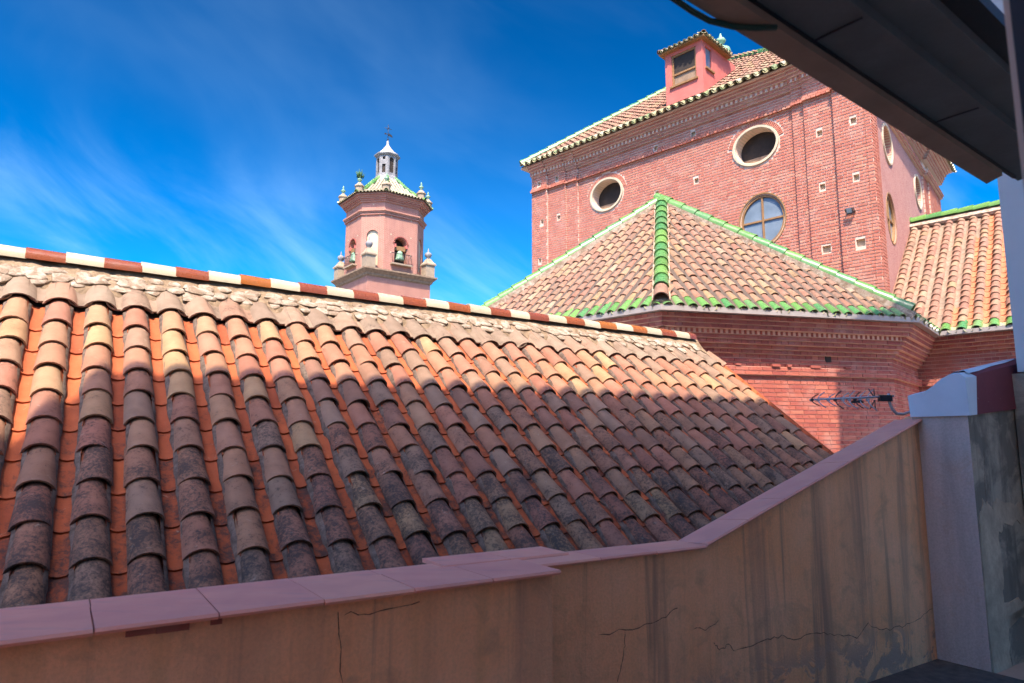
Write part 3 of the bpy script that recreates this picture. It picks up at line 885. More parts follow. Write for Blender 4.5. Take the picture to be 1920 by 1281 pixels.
mb.box(AW(-2.2, .047, .0215), ad_ * 3.75, aw * .010, UP * .005); mb.box(AW(-2.2, .141, .0525), ad_ * 3.8, aw * .012, UP * .005)  # black strips painted in for the shade of the slat gaps
mb.build('gap_shade', M['frame'], awn)
for d in (.35, .95): 
    mb = MB(); mb.box(AW(d, .054, .0265), ad_ * .005, aw * .1, UP * .002); mb.build('seam', M['frame'], awn)
mb = MB()
for d in (-.9, .2, 1.2): mb.box(AW(d, .01, .126), ad_ * .04, aw * .26, UP * .03)
mb.build('rib', M['frame'], awn)
mb = MB(); mb.tube([AW(d, w, -.006) for d, w in ((-.25, .004), (-.05, -.004), (.03, -.008), (.08, -.006), (.13, .010), (.17, .035), (.2, .06))], .006, 6)
mb.build('cable', M['cable'], awn)

# black window post at the right edge
wf = MB()
pa = at_d(1892, 0, .85); pb_ = at_d(1880, 0, .86)
fx = unit(V(1, -.9, 0)); fy = V(.9, 1, 0) / 1.345
wf.box(V(pa[0], pa[1], .22), fx * .10, fy * .06, UP * 1.0)
wfo = wf.build('window_frame', M['frame'])
mb = MB(); mb.box(V(pb_[0], pb_[1], .22), fx * .0085, fy * .05, UP * 1.0); mb.build('lit_edge_strip', M['edge'], wfo)  # pale strip paints in the light on the frame's edge
tag(wfo, 'black upright window frame at the upper right edge', 'window frame')

# ================================================================== chapel
ZE = 2.2
C2 = at_z(1240, 572, ZE); C3 = at_z(1722, 597, ZE); C4 = at_z(1760, 623, ZE)
AD2 = unit(V(-1, 1, 0)); C1 = C2 + AD2 * 5.65
APX = at_d(1240, 376, 15.5)
chapel = thing('chapel', 'polygonal red brick chapel with pointed clay tile roof edged in green glazed tiles', 'chapel', base=(C2 + C3) / 2 * V(1, 1, 0) + V(0, 2, GZ))
def face_frame(a, b):
    u = unit(b - a); return u, V(u[1], -u[0], 0), np.linalg.norm(b - a)
OFF = .50
# inner (wall) corners
def inset(pts, off):
    out = []
    for i in range(len(pts)):
        ds = []
        if i > 0: ds.append(face_frame(pts[i - 1], pts[i]))
        if i < len(pts) - 1: ds.append(face_frame(pts[i], pts[i + 1]))
        if len(ds) == 1: out.append(pts[i] - ds[0][1] * off)
        else:
            n1, n2 = ds[0][1], ds[1][1]; q = -(n1 + n2); out.append(pts[i] + q * off / (1 + n1 @ n2))
    return out
C5 = C4 + unit(V(1, -1, 0)) * 2.6
EAVE = [C1, C2, C3]
mb = MB()
BK = at_d(1240, 376, 17.5) * V(1, 1, 0)
w = inset([C1, C2, C3, C4 + unit(C4 - C3) * .6], OFF + .012)
foot = [w[0], w[1], w[2], w[3], BK + V(2.2, .4, 0), BK + V(-2.5, .5, 0)]
mb.prism([V(p[0], p[1], GZ) for p in foot], UP * (2.0 - GZ))
chw = mb.build('wall', M['mortar2'], chapel)
BL, BH, BJ = .262, .0745, .013
pb = Pieces('brick', chw, 'brickd', 300)
LEDGE = 1.27
# outset per course below the gutter, downwards
CORB = [(.40, 'h'), (.36, 's'), (.33, 'h'), (.25, 'saw'), (.21, 's'), (.17, 'h'), (.10, 's'), (.05, 'h')]
wall_mb = MB()
for fi, (a, b) in enumerate([(C1, C2), (C2, C3), (C3, C4)]):
    z = 2.12
    k = 0
    while z > (-.35 if fi else .9):
        z -= BH
        out = CORB[k][0] if k < len(CORB) else 0.0
        ty = CORB[k][1] if k < len(CORB) else ('s' if k % 2 else 'h')
        if LEDGE - .10 < z + BH * .5 < LEDGE + .05: out = .055; ty = 's'
        pa_, pb_ = inset([C1, C2, C3, C4 + unit(C4 - C3) * .6], OFF - out)[fi:fi + 2]
        u, n, L = face_frame(pa_, pb_)
        P_ = V(pa_[0], pa_[1], 0)
        lo = 0 if fi else L - 2.6
        if out > 0:
            wall_mb.box(P_ + u * lo + UP * z - n * .6, u * (L - lo), n * (.6 - .012), UP * BH)
        sk = None
        if fi == 1:
            vc = (np.dot(at_plane(1553, 672, C2 - n * .5, n) - P_, u))
            sk = (lambda cu, cz, hw, vc=vc: abs(cu - vc) < .07 and abs(cz - 1.49) < .07)
        lay(pb, 'brickd', P_, u, n, lo, L, z, BL, BH, BJ, .10, header=(ty == 'h'), skip=sk, start=.0 if k % 2 else .25, saw=(ty == 'saw'), out=-.012 if ty == 'saw' else 0)
        k += 1
wall_mb.build('cornice', M['mortar2'], chapel)
pb.done('brick')
mb = MB(); u, n, L = face_frame(*inset([C1, C2, C3, C4], OFF)[1:3]); q = at_plane(1553, 672, C2 - n * .5, n)
mb.box(q - u * .06 - UP * .075 - n * .05, u * .12, n * .052, UP * .15)
mb.build('vent_hole', M['dark'], chapel)
# broken pieces of the ledge
mb = MB()
for px, s in ((1385, .10), (1455, .16), (1530, .2), (1480, .08), (1590, .12)):
    q = at_plane(px, 692, C2 - n * .44, n); mb.box(V(q[0], q[1], LEDGE + .035 + jit(.01)) - u * s / 2 - n * .04, u * s, n * (.06 + jit(.01)), UP * (.03 + rnd() * .02))
mb.build('broken_ledge', M['brickd', 1], chapel, kind='stuff')

# roof planes
def roof_face(a, b, apex):
    u = unit(b - a); t = (apex - a) @ u; f = a + u * t; v = apex - f; Lb = np.linalg.norm(v); v = v / Lb
    return u, v, np.cross(u, v), np.linalg.norm(b - a), t, Lb
RZ = UP * .085
CM = [barrel('chapel_tile_mesh_%d' % i, .090 + jit(.005), .072, .36, 78, .013, True, 6, M['chapel', 0], .020, .95, jit(.05)) for i in range(6)]
CC = [barrel('chapel_channel_mesh_%d' % i, .078, .09, .36, 66, .012, False, 5, M['chapel', 0], .016) for i in range(3)]
GM = [barrel('green_eave_mesh_%d' % i, .094, .080, .36, 82, .014, True, 7, M['green', 0], .020, 1.0) for i in range(2)]
GC = [barrel('eave_channel_mesh_%d' % i, .084, .09, .36, 80, .014, False, 7, M['eavemix', 0], .016) for i in range(2)]
mb = MB()
for a, b in ((C1, C2), (C2, C3), (C3, C4)):
    a2, b2, p2 = a + RZ * .2, b + RZ * .2, APX - UP * .06
    mb.add([a2, b2, p2], [(0, 1, 2)])
mb.add([C1 + RZ * .2, APX - UP * .06, BK + V(-2.6, .8, 2.3)], [(0, 1, 2)][0:1])
mb.add([C4 + RZ * .2, BK + V(2.4, .6, 2.3), APX - UP * .06], [(0, 1, 2)])
mb.add([C1 + RZ * .2 - UP * .06, C2 + RZ * .2 - UP * .06, C3 + RZ * .2 - UP * .06, C4 - UP * .06 + RZ * .2, BK + V(2.4, .6, 2.2), BK + V(-2.6, .8, 2.2)], [(5, 4, 3, 2, 1, 0)])
croof = mb.build('roof', M['bed'], chapel)
pcc = Pieces('roof_tile', croof, 'chapel', 300); pch = Pieces('channel_tile', croof, 'chapel', 120)
pge = Pieces('green_eave_tile', croof, 'green', 80); pgc = Pieces('eave_channel_tile', croof, 'eavemix', 80)
for a, b in ((C1, C2), (C2, C3), (C3, C4)):
    u, v, Nn, W, t, Lb = roof_face(a + RZ, b + RZ, APX + RZ * .5)
    n_ = int(W / .222); sp = W / n_
    def clip(x, y, W=W, t=t, Lb=Lb):
        if y > Lb or x < 0 or x > W: return False
        lim = (x / t if x < t else (W - x) / (W - t)) * Lb if 0 < t < W else Lb * min(1, x / max(t, .01))
        return y < lim + .10
    tile_field(a + RZ, u, v, Nn, sp, .27, n_, sp / 2, 26, clip, CM, CC, pcc, pch, row0=-.05, nbase=-.095, eave=(pge, GM, pgc, GC), wear_shade_f=lambda x, y: .34)
for p in (pcc, pch, pge, pgc): p.done()
# hips
HG = [barrel('hip_cap_mesh_%d' % i, .135, .118, .40, 100, .014, True, 8, M['green', 0], .012) for i in range(3)]
HC = [barrel('hip_end_mesh', .135, .115, .42, 100, .016, True, 8, M['chapel', 0], .012)]
ph = Pieces('hip_cap', croof, 'green', 120)
mbm = MB()
for k, c in enumerate((C1, C2, C3)):
    a = c + RZ * 1.3; b = APX + UP * .03; d = unit(b - a)
    side = unit(np.cross(d, UP)); nn = np.cross(side, d)
    mbm.box(a - side * .15 - nn * .16, side * .30, d * np.linalg.norm(b - a), nn * .13)
    cap_row(ph, HG, a + d * (.42 if k == 1 else .1), b, .36, nn, off=-.045)
    if k == 1:
        m = frame(a + d * .0 - nn * .05, -side if np.dot(np.cross(-side, d), nn) > 0 else side, d, nn)
        o = obj('hip_end_tile', HC[0], croof); o.matrix_basis = Matrix(m.tolist()); o['rnd'] = .75; o['wear'] = .3
    if k == 0:          # second line of caps along the far verge
        off = side * -.34 if (side @ V(-1, 1, 0)) < 0 else side * .34
        cap_row(ph, HG, a + d * .1 + off - UP * .05, b + off * .25 - UP * .05, .36, nn, off=-.03)
        mbm.box(a + off * .1 - nn * .10, off * 1.0, d * (np.linalg.norm(b - a) - .5), nn * .09)
ph.done()
mbm.build('hip_mortar', M['rubble'], chapel)
mb = MB(); mb.lathe(APX + UP * -.05, [(.13, -.12), (.14, .02), (.09, .08), (.03, .11)], 10)
mb.build('apex_cap', M['stone'], chapel)
# gutter
mb = MB()
gp = inset([C1, C2, C3, C4, C4 + unit(V(1, -1, 0)) * 3.0], -.01)
gi = inset([C1, C2, C3, C4, C4 + unit(V(1, -1, 0)) * 3.0], .11)
for i in range(4):
    if i == 3: continue
    a, b, c, d = gp[i], gp[i + 1], gi[i + 1], gi[i]
    z0, z1 = UP * -.075, UP * .012
    mb.add([a + z0, b + z0, c + z0, d + z0, a + z1, b + z1, c + z1, d + z1], [(3, 2, 1, 0), (0, 1, 5, 4), (2, 3, 7, 6)])
    mb.add([a + z1, b + z1, b + z1 + (c - b) * .12, a + z1 + (d - a) * .12], [(0, 1, 2, 3)])
mb.build('gutter', M['gutter'], chapel)

# ================================================================== transept beside the chapel
trs = thing('transept', 'brick transept at the right with green ridged roof of long tile columns', 'building', base=C4 * V(1, 1, 0) + V(1, 1, GZ))
TU = unit(V(1, -1, 0)); T0 = C4 + UP * .085
TR = V(10.953, 18.151, 6.0)                      # left end of its ridge
Tv = unit(V(3.2, 3.87, 3.75)); TL = 6.20
TN = unit(np.cross(TU, Tv))
mb = MB(); un, nn_ = TU, V(-.7071, -.7071, 0)
mb.box(V(C4[0], C4[1], GZ) - nn_ * .46 - TU * 2.2, TU * 6, -nn_ * 4, UP * (2.1 - GZ))
trw = mb.build('wall', M['mortar2'], trs)
pb2 = Pieces('brick', trw, 'brickd', 160)
z = 2.12; k = 0
cmb = MB()
while z > .2:
    z -= BH; out = [.30, .24, .16, .08][k] if k < 4 else (.05 if LEDGE - .1 < z + BH * .5 < LEDGE + .05 else 0)
    P_ = V(C4[0], C4[1], 0) - nn_ * (.448 - out)
    if out: cmb.box(P_ - TU * 1.2 + UP * z - nn_ * .5, TU * 4.4, nn_ * .488, UP * BH)
    lay(pb2, 'brickd', P_, TU, nn_, -1.2, 3.0, z, BL, BH, BJ, .1, header=(k % 2 == 0), start=.25 * (k % 2)); k += 1
pb2.done('brick'); cmb.build('cornice', M['mortar2'], trs)
mb = MB()
mb.add([T0 - TU * 1.4 - TN * .13, T0 + TU * 4 - TN * .13, T0 + TU * 4 + Tv * TL - TN * .13, T0 - TU * 1.4 + Tv * TL - TN * .13], [(0, 1, 2, 3)])
bkv = V(Tv[0], Tv[1], -Tv[2])
mb.add([T0 - TU * 1.4 + Tv * TL - TN * .13, T0 + TU * 4 + Tv * TL - TN * .13, T0 + TU * 4 + Tv * TL + bkv * 5 - TN * .13, T0 - TU * 1.4 + Tv * TL + bkv * 5 - TN * .13], [(0, 1, 2, 3)])
troof = mb.build('roof', M['bed'], trs)
TCM = [barrel('transept_tile_mesh_%d' % i, .094 + jit(.004), .076, .37, 80, .013, True, 6, M['chapel', 0], .020, 1.0, jit(.05)) for i in range(4)]
TCC = [barrel('transept_channel_mesh_%d' % i, .08, .094, .37, 66, .012, False, 5, M['tchan', 0], .016) for i in range(2)]
p1 = Pieces('roof_tile', troof, 'chapel', 300); p2 = Pieces('channel_tile', troof, 'tchan', 200)
p3 = Pieces('green_eave_tile', troof, 'green', 20); p4 = Pieces('eave_channel_tile', troof, 'eavemix', 20)
TSP = .272
def tclip(a, b):
    if a < -1.30 + .0 * b: return False
    if a < -.04 and b < -a * .95: return False      # valley against the chapel roof
    return b < TL - .1
p2b = Pieces('mortared_channel', troof, 'grey', 0)
class Split:
    def add(s, me, m, r, w=0, size=1):
        a = (m[:3, 3] - T0) @ TU
        (p2b.add(TGC[0], m, r, w) if a < .18 else p2.add(me, m, r, w))
TGC = [barrel('transept_mortar_channel', .10, .10, .37, 60, .012, False, 5, M['grey', 0], .004)]
tile_field(T0, TU, Tv, TN, TSP, .275, 18, .10 - 5 * TSP, 24, tclip, TCM, TCC, p1, Split(), row0=-.05, nbase=-.10, eave=(p3, GM, p4, GC), wear_shade_f=lambda a, b: .28)
for p in (p1, p2, p2b, p3, p4): p.done()
pr = Pieces('ridge_cap', troof, 'green', 40)
cap_row(pr, HG, T0 + TU * 4 + Tv * TL + UP * .02, T0 - TU * 1.42 + Tv * TL + UP * .02, .36, UP, off=-.03)
pr.done()
mb = MB()
mb.box(T0 - TU * 1.4 + Tv * (TL - .32) - TN * .08, TU * 5.4, Tv * .3, TN * .09)
mb.build('ridge_mortar', M['rubble'], trs)
mb = MB()
gA, gB = C4 + nn_ * .01, C4 + TU * 3.2 + nn_ * .01
mb.box(gA - UP * .075, gB - gA, -nn_ * .012, UP * .087); mb.box(gA - UP * .075, gB - gA, -nn_ * .12, UP * .008)
mb.build('gutter', M['gutter'], trs)

# ================================================================== church
CC0 = V(8.076, 14.524, 0)                          # right corner of the street facade
FA = unit(V(-1, 1, 0)); FN = unit(V(-1, -1, 0)); FU = -FA
SA = V(math.cos(math.radians(50)), math.sin(math.radians(50)), 0); SN = V(SA[1], -SA[0], 0)
W = 10.50; WS = 10.05
church = thing('church', 'tall pink brick church block with round windows and tiled hip roof', 'church', base=CC0 + FA * 5 + SA * 5 + V(0, 0, GZ))
ZB, ZS0, ZF, ZC = 1.2, 8.20, 8.40, 8.70
zones = [(0.0, .80, .20), (.80, 1.50, .12), (1.50, 1.80, .06), (1.80, 8.65, 0.0), (8.65, 9.10, .06), (9.10, 9.84, .12), (9.84, W, .20)]
holes3 = []
WIN = [(7.56, 7.47, .545, .455), (2.80, 7.53, .545, .455)]
def Pf(s, z, o=0.0): return CC0 + FA * s + UP * z + FN * (o - .20)
mbw = MB(); cream = MB(); darkm = MB()
PUT = [(5.775, 7.04), (4.515, 7.07), (5.77, 8.40), (4.56, 8.43), (10.05, 7.13), (9.40, 7.15), (9.34, 5.76), (10.15, 5.84), (1.16, 7.29), (.37, 7.31), (1.17, 5.96), (.39, 5.95), (1.17, 4.44), (.40, 4.42), (10.17, 8.47), (9.47, 8.49)]
BIG = {(1.17, 4.44), (.40, 4.42)}
pbf = Pieces('brick', None, 'brick', 300)
bodyP = MB()
q0 = [CC0 - FN * .0, CC0 + FA * W, CC0 + FA * W + SA * WS, CC0 + SA * WS]
cx_ = sum(q0) / 4
mbw_core = MB()
core = [p + (cx_ - p) * .15 for p in q0]
mbw_core.prism([V(p[0], p[1], GZ) for p in core][::-1], UP * (9.0 - GZ))
cwall = mbw_core.build('wall', M['mortar'], church)
pbf.parent = cwall
cl, ch_, cj = .232, .0755, .021
for (s0, s1, o) in zones:
    holes = []; hs_ = []
    for (ps_, pz) in PUT:
        if s0 < ps_ < s1:
            wd = .19 if (ps_, pz) in BIG else .125; hg = .17 if (ps_, pz) in BIG else .14
            holes.append(((ps_, pz), rectpoly(ps_, pz, wd, hg), (ps_ - .12, pz - .12, ps_ + .12, pz + .12), .09)); hs_.append((ps_, pz, wd / 2, hg / 2))
            b0 = Pf(ps_ - wd / 2, pz - hg / 2, o - .012 - .085); cream = MB(); cream.box(b0, FA * wd, UP * hg, -FN * .02); cream.build('putlog_patch', M['lime'], church)
    els = []
    if o == 0:
        for (cs, cz, a, b) in WIN:
            holes.append(((cs, cz), ellipse(cs, cz, a, b), (cs - .7, cz - .6, cs + .7, cz + .6), .38)); els.append((cs, cz, a + .09, b + .09))
        holes.append(((2.72, 5.53), ellipse(2.72, 5.53, .57, .66), (2.72 - .75, 5.53 - .8, 2.72 + .75, 5.53 + .8), .14)); els.append((2.72, 5.53, .60, .69))
    P = lambda s, z, o=o: Pf(s, z, o - .012)
    # u runs along FA (to the viewer's left), so flip the winding
    before = len(mbw.f)
    wall_panel(mbw, P, FN, s0, ZB, s1, 9.0, holes)
    for i in range(before, len(mbw.f)): mbw.f[i] = mbw.f[i][::-1]
    for s_ in (s0, s1):
        if s_ > 0: mbw.quad(Pf(s_, ZB, o - .012), Pf(s_, 9.0, o - .012), Pf(s_, 9.0, -.45), Pf(s_, ZB, -.45))
    def cutlist(z0, z1):
        out = []
        for (ps_, pz, a, b) in hs_:
            if z1 > pz - b - .005 and z0 < pz + b + .005: out.append((-ps_ - a - .006, -ps_ + a + .006))
        for (es, ez, a, b) in els:
            zz = min(max(ez, z0), z1); q = 1 - ((zz - ez) / b) ** 2
            if b < .6 and (z0 + z1) / 2 > ez + .08:
                q = 1 - ((zz - ez) / (b + .115)) ** 2; a = a + .115
            if q > 0: out.append((-es - a * math.sqrt(q), -es + a * math.sqrt(q)))
        return out
    z = 2.0; k = 0
    while z < 8.95:
        out = 0.0
        if ZS0 - .02 < z + ch_ / 2 < ZS0 + .12: out = .05 if k % 2 else .085
        lay(pbf, 'brick', CC0 + FN * (o - .20 + out), FU, FN, -s1, -s0, z, cl, ch_, cj, .14, header=(k % 2 == 0), cuts=cutlist(z, z + ch_), start=.25 * (k % 2) + .07 * (k % 3)); z += ch_; k += 1
    # cornice courses, stepping out
    for zc, h, out, ty in ((8.64, .075, .07, 's'), (8.715, .075, .11, 'h'), (8.79, .10, .15, 'saw'), (8.89, .075, .21, 's'), (8.965, .075, .27, 'h'), (9.04, .06, .32, 's')):
        oo = o * .6 + out
        bodyP.box(Pf(s0, zc, -.3), FA * (s1 - s0), FN * (.3 + oo - .012), UP * h)
        lay(pbf, 'brick', CC0 + FN * (oo - .20 + (-.012 if ty == 'saw' else 0)), FU, FN, -s1, -s0, zc, cl, h, cj, .10, header=(ty == 'h'), saw=(ty == 'saw'), start=.3)
mbw.build('facade_panel', M['mortar'], church)
# cornice plates under the tiles, all round
for (A_, B_, n_, dd) in ((CC0, CC0 + FA * W, FN, FA),):
    bodyP.box(A_ - FN * .5 + UP * 9.10 - dd * .34, dd * (W + .68), FN * (.5 + .16 + .02), UP * .05)
bodyP.build('cornice', M['mortar'], church)
# side face: stucco, corner pilasters, cornice and windows seen aslant
sd = MB()
def Ps(s, z, o=0.0): return CC0 + SA * s + UP * z + SN * o
sh_ = []
SWIN = [(2.30, 7.45, .5, .455), (6.30, 7.35, .5, .455)]
for cs, cz, a, b in SWIN: sh_.append(((cs, cz), ellipse(cs, cz, a, b), (cs - .7, cz - .6, cs + .7, cz + .6), .35))
sh_.append(((2.1, 5.45), ellipse(2.1, 5.45, .5, .62), (1.4, 4.7, 2.8, 6.2), .14))
wall_panel(sd, lambda s, z: Ps(s, z, -.12), SN, .0, ZB, WS, 9.0, sh_)
sd.build('side_panel', M['stucco'], church)
mb = MB()
pside = [(0.07, .55, -.02), (.55, 1.05, -.07), (7.2, 7.9, -.07), (7.9, WS, -.02)]
for s0, s1, o in pside: mb.box(Ps(s0, ZB, -.3), SA * (s1 - s0), SN * (.3 + o - .012), UP * (9.0 - ZB))
for s0, s1, o in pside:
    z = 2.0; k = 0
    while z < 8.2:
        lay(pbf, 'brick', CC0 + SN * o, SA, SN, s0, s1, z, cl, ch_, cj, .12, header=(k % 2 == 0), start=.25 * (k % 2)); z += ch_; k += 1
for zc, h, out, ty in ((8.14, .075, .05, 's'), (8.215, .075, .09, 'h'), (8.64, .075, .07, 's'), (8.715, .075, .11, 'h'), (8.79, .10, .15, 'saw'), (8.89, .075, .21, 's'), (8.965, .075, .27, 'h'), (9.04, .06, .32, 's')):
    for s0, s1, o in [(.09, 1.05, 0), (1.05, 7.2, -.10), (7.2, WS, 0)]:
        mb.box(Ps(s0, zc, -.4), SA * (s1 - s0), SN * (.4 + o + out - .012), UP * h)
        lay(pbf, 'brick', CC0 + SN * (o + out), SA, SN, s0, s1, zc, cl, h, cj, .10, header=(ty == 'h'), start=.3)
mb.box(Ps(-.1, 9.10, -.5), SA * (WS + .4), SN * .86, UP * .05)
mb.build('side_cornice', M['mortar'], church)
pbf.done('brick')

# windows of the church
def oval_window(P, n, cu, cz, a, b, name='round_window'):
    mb = MB(); rings = []
    for (k, o) in ((1.0, -.36), (1.0, .018), (1.03, .034), (1.16, .034), (1.18, -.02)):
        ea, eb = a * k if k <= 1.03 else a + .075 * (k - 1) / .17, b * k if k <= 1.03 else b + .075 * (k - 1) / .17
        rings.append([P(cu + ea * math.cos(2 * math.pi * i / 44), cz + eb * math.sin(2 * math.pi * i / 44), o) for i in range(44)])
    mb.loft(rings, cap=False, smooth=False)
    w_ = mb.build(name, M['lime'], church)
    mb = MB(); mb.add([P(cu + a * 1.02 * math.cos(2 * math.pi * i / 44), cz + b * 1.02 * math.sin(2 * math.pi * i / 44), -.33) for i in range(44)], [tuple(range(44))])
    mb.build('dark_pane', M['dark'], w_)
    mb = MB(); mb.box(P(cu - a, cz - b * 1.05, -.32), (P(1, 0, 0) - P(0, 0, 0)) * 2 * a, UP * b * .62, n * .004)
    mb.build('inner_sill', M['corn'], w_)
    return w_
for cs, cz, a, b in WIN: oval_window(Pf, FN, cs, cz, a, b)
for cs, cz, a, b in SWIN: oval_window(lambda s, z, o=0: Ps(s, z, o - .12), SN, cs, cz, a, b)
# arch of header bricks over each round window
arcb = Pieces('arch_brick', cwall, 'brick', 80)
for cs, cz, a, b in WIN:
    for i in range(35):
        t = math.radians(12 + 156 * i / 34); ea, eb = a + .145, b + .145
        c = Pf(cs + ea * math.cos(t), cz + eb * math.sin(t), .008 + jit(.003))
        rd = unit(FA * math.cos(t) / ea + UP * math.sin(t) / eb); tg = np.cross(rd, FN)
        m = frame(c, tg * .036, -FN * .1, rd * .11)
        if np.dot(np.cross(m[:3, 0], m[:3, 1]), m[:3, 2]) < 0: m[:3, 0] *= -1
        arcb.add(BRICK['brick'], m, rnd(), 0)
arcb.done()
def glazed_oval(P, cu, cz, a, b, name='oval_window'):
    mb = MB(); rings = []
    for (k, o) in ((.90, -.1), (.90, -.03), (.99, -.03), (1.02, .01), (1.07, .01), (1.08, -.05)):
        rings.append([P(cu + a * k * math.cos(2 * math.pi * i / 44), cz + b * k * math.sin(2 * math.pi * i / 44), o) for i in range(44)])
    mb.loft(rings, cap=False)
    fx_ = P(1, 0, 0) - P(0, 0, 0); fn_ = P(0, 0, 1) - P(0, 0, 0)
    w_ = mb.build(name, M['wood'], church)
    mb = MB(); mb.box(P(cu - .022, cz - b * .95, -.09), fx_ * .044, UP * b * 1.9, fn_ * .05); mb.box(P(cu - a * .95, cz - .022, -.088), fx_ * a * 1.9, UP * .044, fn_ * .045)
    mb.build('mullion', M['wood'], w_)
    for sx in (-1, 1):
        for sz in (-1, 1):
            pts = [P(cu, cz, -.075)] + [P(cu + sx * a * .93 * math.cos(t), cz + sz * b * .93 * math.sin(t), -.075) for t in [math.pi / 2 * i / 12 for i in range(13)]]
            mb = MB(); mb.add(pts, [tuple(range(14))]); mb.build('pane', M['glass'], w_)
glazed_oval(Pf, 2.72, 5.53, .58, .67)
glazed_oval(lambda s, z, o=0: Ps(s, z, o - .12), 2.1, 5.45, .5, .62)

# church roof
OV = .45
EV = [CC0 + FN * (OV - .2) - FA * .30 + UP * 9.17, CC0 + FN * (OV - .2) + FA * (W + .25) + UP * 9.17, CC0 + FA * (W + .3) + SA * (WS + .3) + UP * 9.17, CC0 + SA * (WS + .3) + SN * .35 + UP * 9.17]
EV[0] = CC0 + FN * (OV - .2) + SN * .36 + UP * 9.17
CA = V(7.36, 22.4, 13.22)
mb = MB()
for i in range(4):
    a, b = EV[i], EV[(i + 1) % 4]; mb.add([a - UP * .03, b - UP * .03, CA - UP * .08], [(0, 2, 1)] if i != 9 else [])
mb.add([e - UP * .035 for e in EV], [(0, 1, 2, 3)])
chr_ = mb.build('roof', M['bed'], church)
q1 = Pieces('roof_tile', chr_, 'chapel', 200); q2 = Pieces('channel_tile', chr_, 'chapel', 40)
q3 = Pieces('eave_tile', chr_, 'eavemix', 80); q4 = Pieces('eave_channel_tile', chr_, 'eavemix', 80)
GE = [barrel('church_eave_mesh_%d' % i, .094, .080, .36, 82, .014, True, 6, M['eavemix', 0], .020, 1.0) for i in range(2)]
for a, b in ((EV[1], EV[0]), (EV[0], EV[3])):
    u, v, Nn, W_, t, Lb = roof_face(a, b, CA)
    n_ = int(W_ / .228); sp = W_ / n_
    def clip(x, y, W=W_, t=t, Lb=Lb):
        if y > Lb or x < 0 or x > W: return False
        return y < (x / t if x < t else (W - x) / (W - t)) * Lb + .1
    tile_field(a, u, v, Nn, sp, .28, n_, sp / 2, 24, clip, CM[:3], CC[:2], q1, q2, row0=-.08, nbase=-.0, eave=(q3, GE, q4, GC), wear_shade_f=lambda x, y: .3)
for q in (q1, q2, q3, q4): q.done()
qh = Pieces('hip_cap', chr_, 'green', 70)
for e in (EV[0], EV[1], EV[3]):
    d = unit(CA - e); side = unit(np.cross(d, UP)); cap_row(qh, HG, e + UP * .06, CA, .36, np.cross(side, d), off=-.02)
qh.done()
mb = MB(); mb.lathe(CA - UP * .1, [(.30, 0), (.33, .08), (.24, .14), (.16, .18), (.20, .22), (.31, .34), (.34, .46), (.30, .56), (.18, .66), (.09, .72), (.07, .78), (.15, .85), (.18, .92), (.14, .99), (.06, 1.04), (.05, 1.10), (.02, 1.20)], 14)
fin = mb.build('finial', M['copper'], church)
mb = MB()
for i in range(7):
    t = 2 * math.pi * i / 7; mb.tube([CA - UP * .1 + V(r * math.cos(t), r * math.sin(t), z) for r, z in ((.21, .22), (.32, .34), (.35, .46), (.31, .56), (.19, .66))], .016, 5)
mb.build('rib', M['copper'], fin)

# dormer
DK = 22.35 / 2
def DPt(x, y):
    nrm = V(.7071, .7071, 0); return at_plane(x, y, nrm * 22.35 / 1.41421, nrm)
dA = DPt(1249, 178); dB = DPt(1319, 152)
dB[2] = dA[2]; dw = np.linalg.norm(dB - dA); du = unit(dB - dA); dn = V(du[1], -du[0], 0); dz0 = dA[2] - .12; dzt = dz0 + 1.30
mb = MB(); D0 = V(dA[0], dA[1], 0)
def Pd(a, z, o=0.0): return D0 + du * a + UP * z + dn * o
wl = [((dw * .50, dz0 + .74), rectpoly(dw * .50, dz0 + .74, dw * .66, .92), (dw * .1, dz0 + .2, dw * .9, dz0 + 1.25), .07)]
wall_panel(mb, lambda a, z: Pd(a, z, 0), dn, 0, dz0, dw, dzt, wl)
def Pr(a, z, o=0.0): return D0 + du * (dw + o) - dn * a + UP * z
wl2 = [((.34, dz0 + .88), rectpoly(.34, dz0 + .88, .34, .62), (.1, dz0 + .5, .58, dz0 + 1.25), .06)]
wall_panel(mb, lambda a, z: Pr(a, z, 0), du, 0, dz0, 1.9, dzt, wl2)
mb.quad(Pd(0, dz0 - .22), Pd(dw, dz0 - .22), Pd(dw, dz0), Pd(0, dz0)); mb.quad(Pr(0, dz0 - .22), Pr(1.9, dz0 - .22), Pr(1.9, dz0), Pr(0, dz0))
mb.quad(Pd(0, dz0), Pd(0, dzt), Pd(0, dzt) - dn * 1.9, Pd(0, dz0) - dn * 1.9)
dorm = mb.build('dormer', M['pinkrender'], church)
mb = MB()
wx0, wx1, wz0, wz1 = dw * .17, dw * .83, dz0 + .28, dz0 + 1.20
for a, b, c, d in ((wx0, wx0 + .05, wz0, wz1), (wx1 - .05, wx1, wz0, wz1), (wx0, wx1, wz0, wz0 + .05), (wx0, wx1, wz1 - .05, wz1), (wx0, wx1, wz0 + .31, wz0 + .36)):
    mb.box(Pd(a, c, -.075 + jit(.002)), du * (b - a), UP * (d - c), dn * .045)
mb.box(Pd(wx0 - .05, wz0 - .055, 0), du * (wx1 - wx0 + .1), UP * .05, dn * .05)
dwf = mb.build('dormer_window', M['wood'], church)
mb = MB(); mb.quad(Pd(wx0, wz0, -.065), Pd(wx1, wz0, -.065), Pd(wx1, wz0 + .33, -.065), Pd(wx0, wz0 + .33, -.065)); mb.build('lower_panel', M['corn'], dwf)
mb = MB(); mb.quad(Pd(wx0, wz0 + .33, -.06), Pd(wx1, wz0 + .33, -.06), Pd(wx1, wz1, -.06), Pd(wx0, wz1, -.06)); mb.build('pane', M['dark'], dwf)
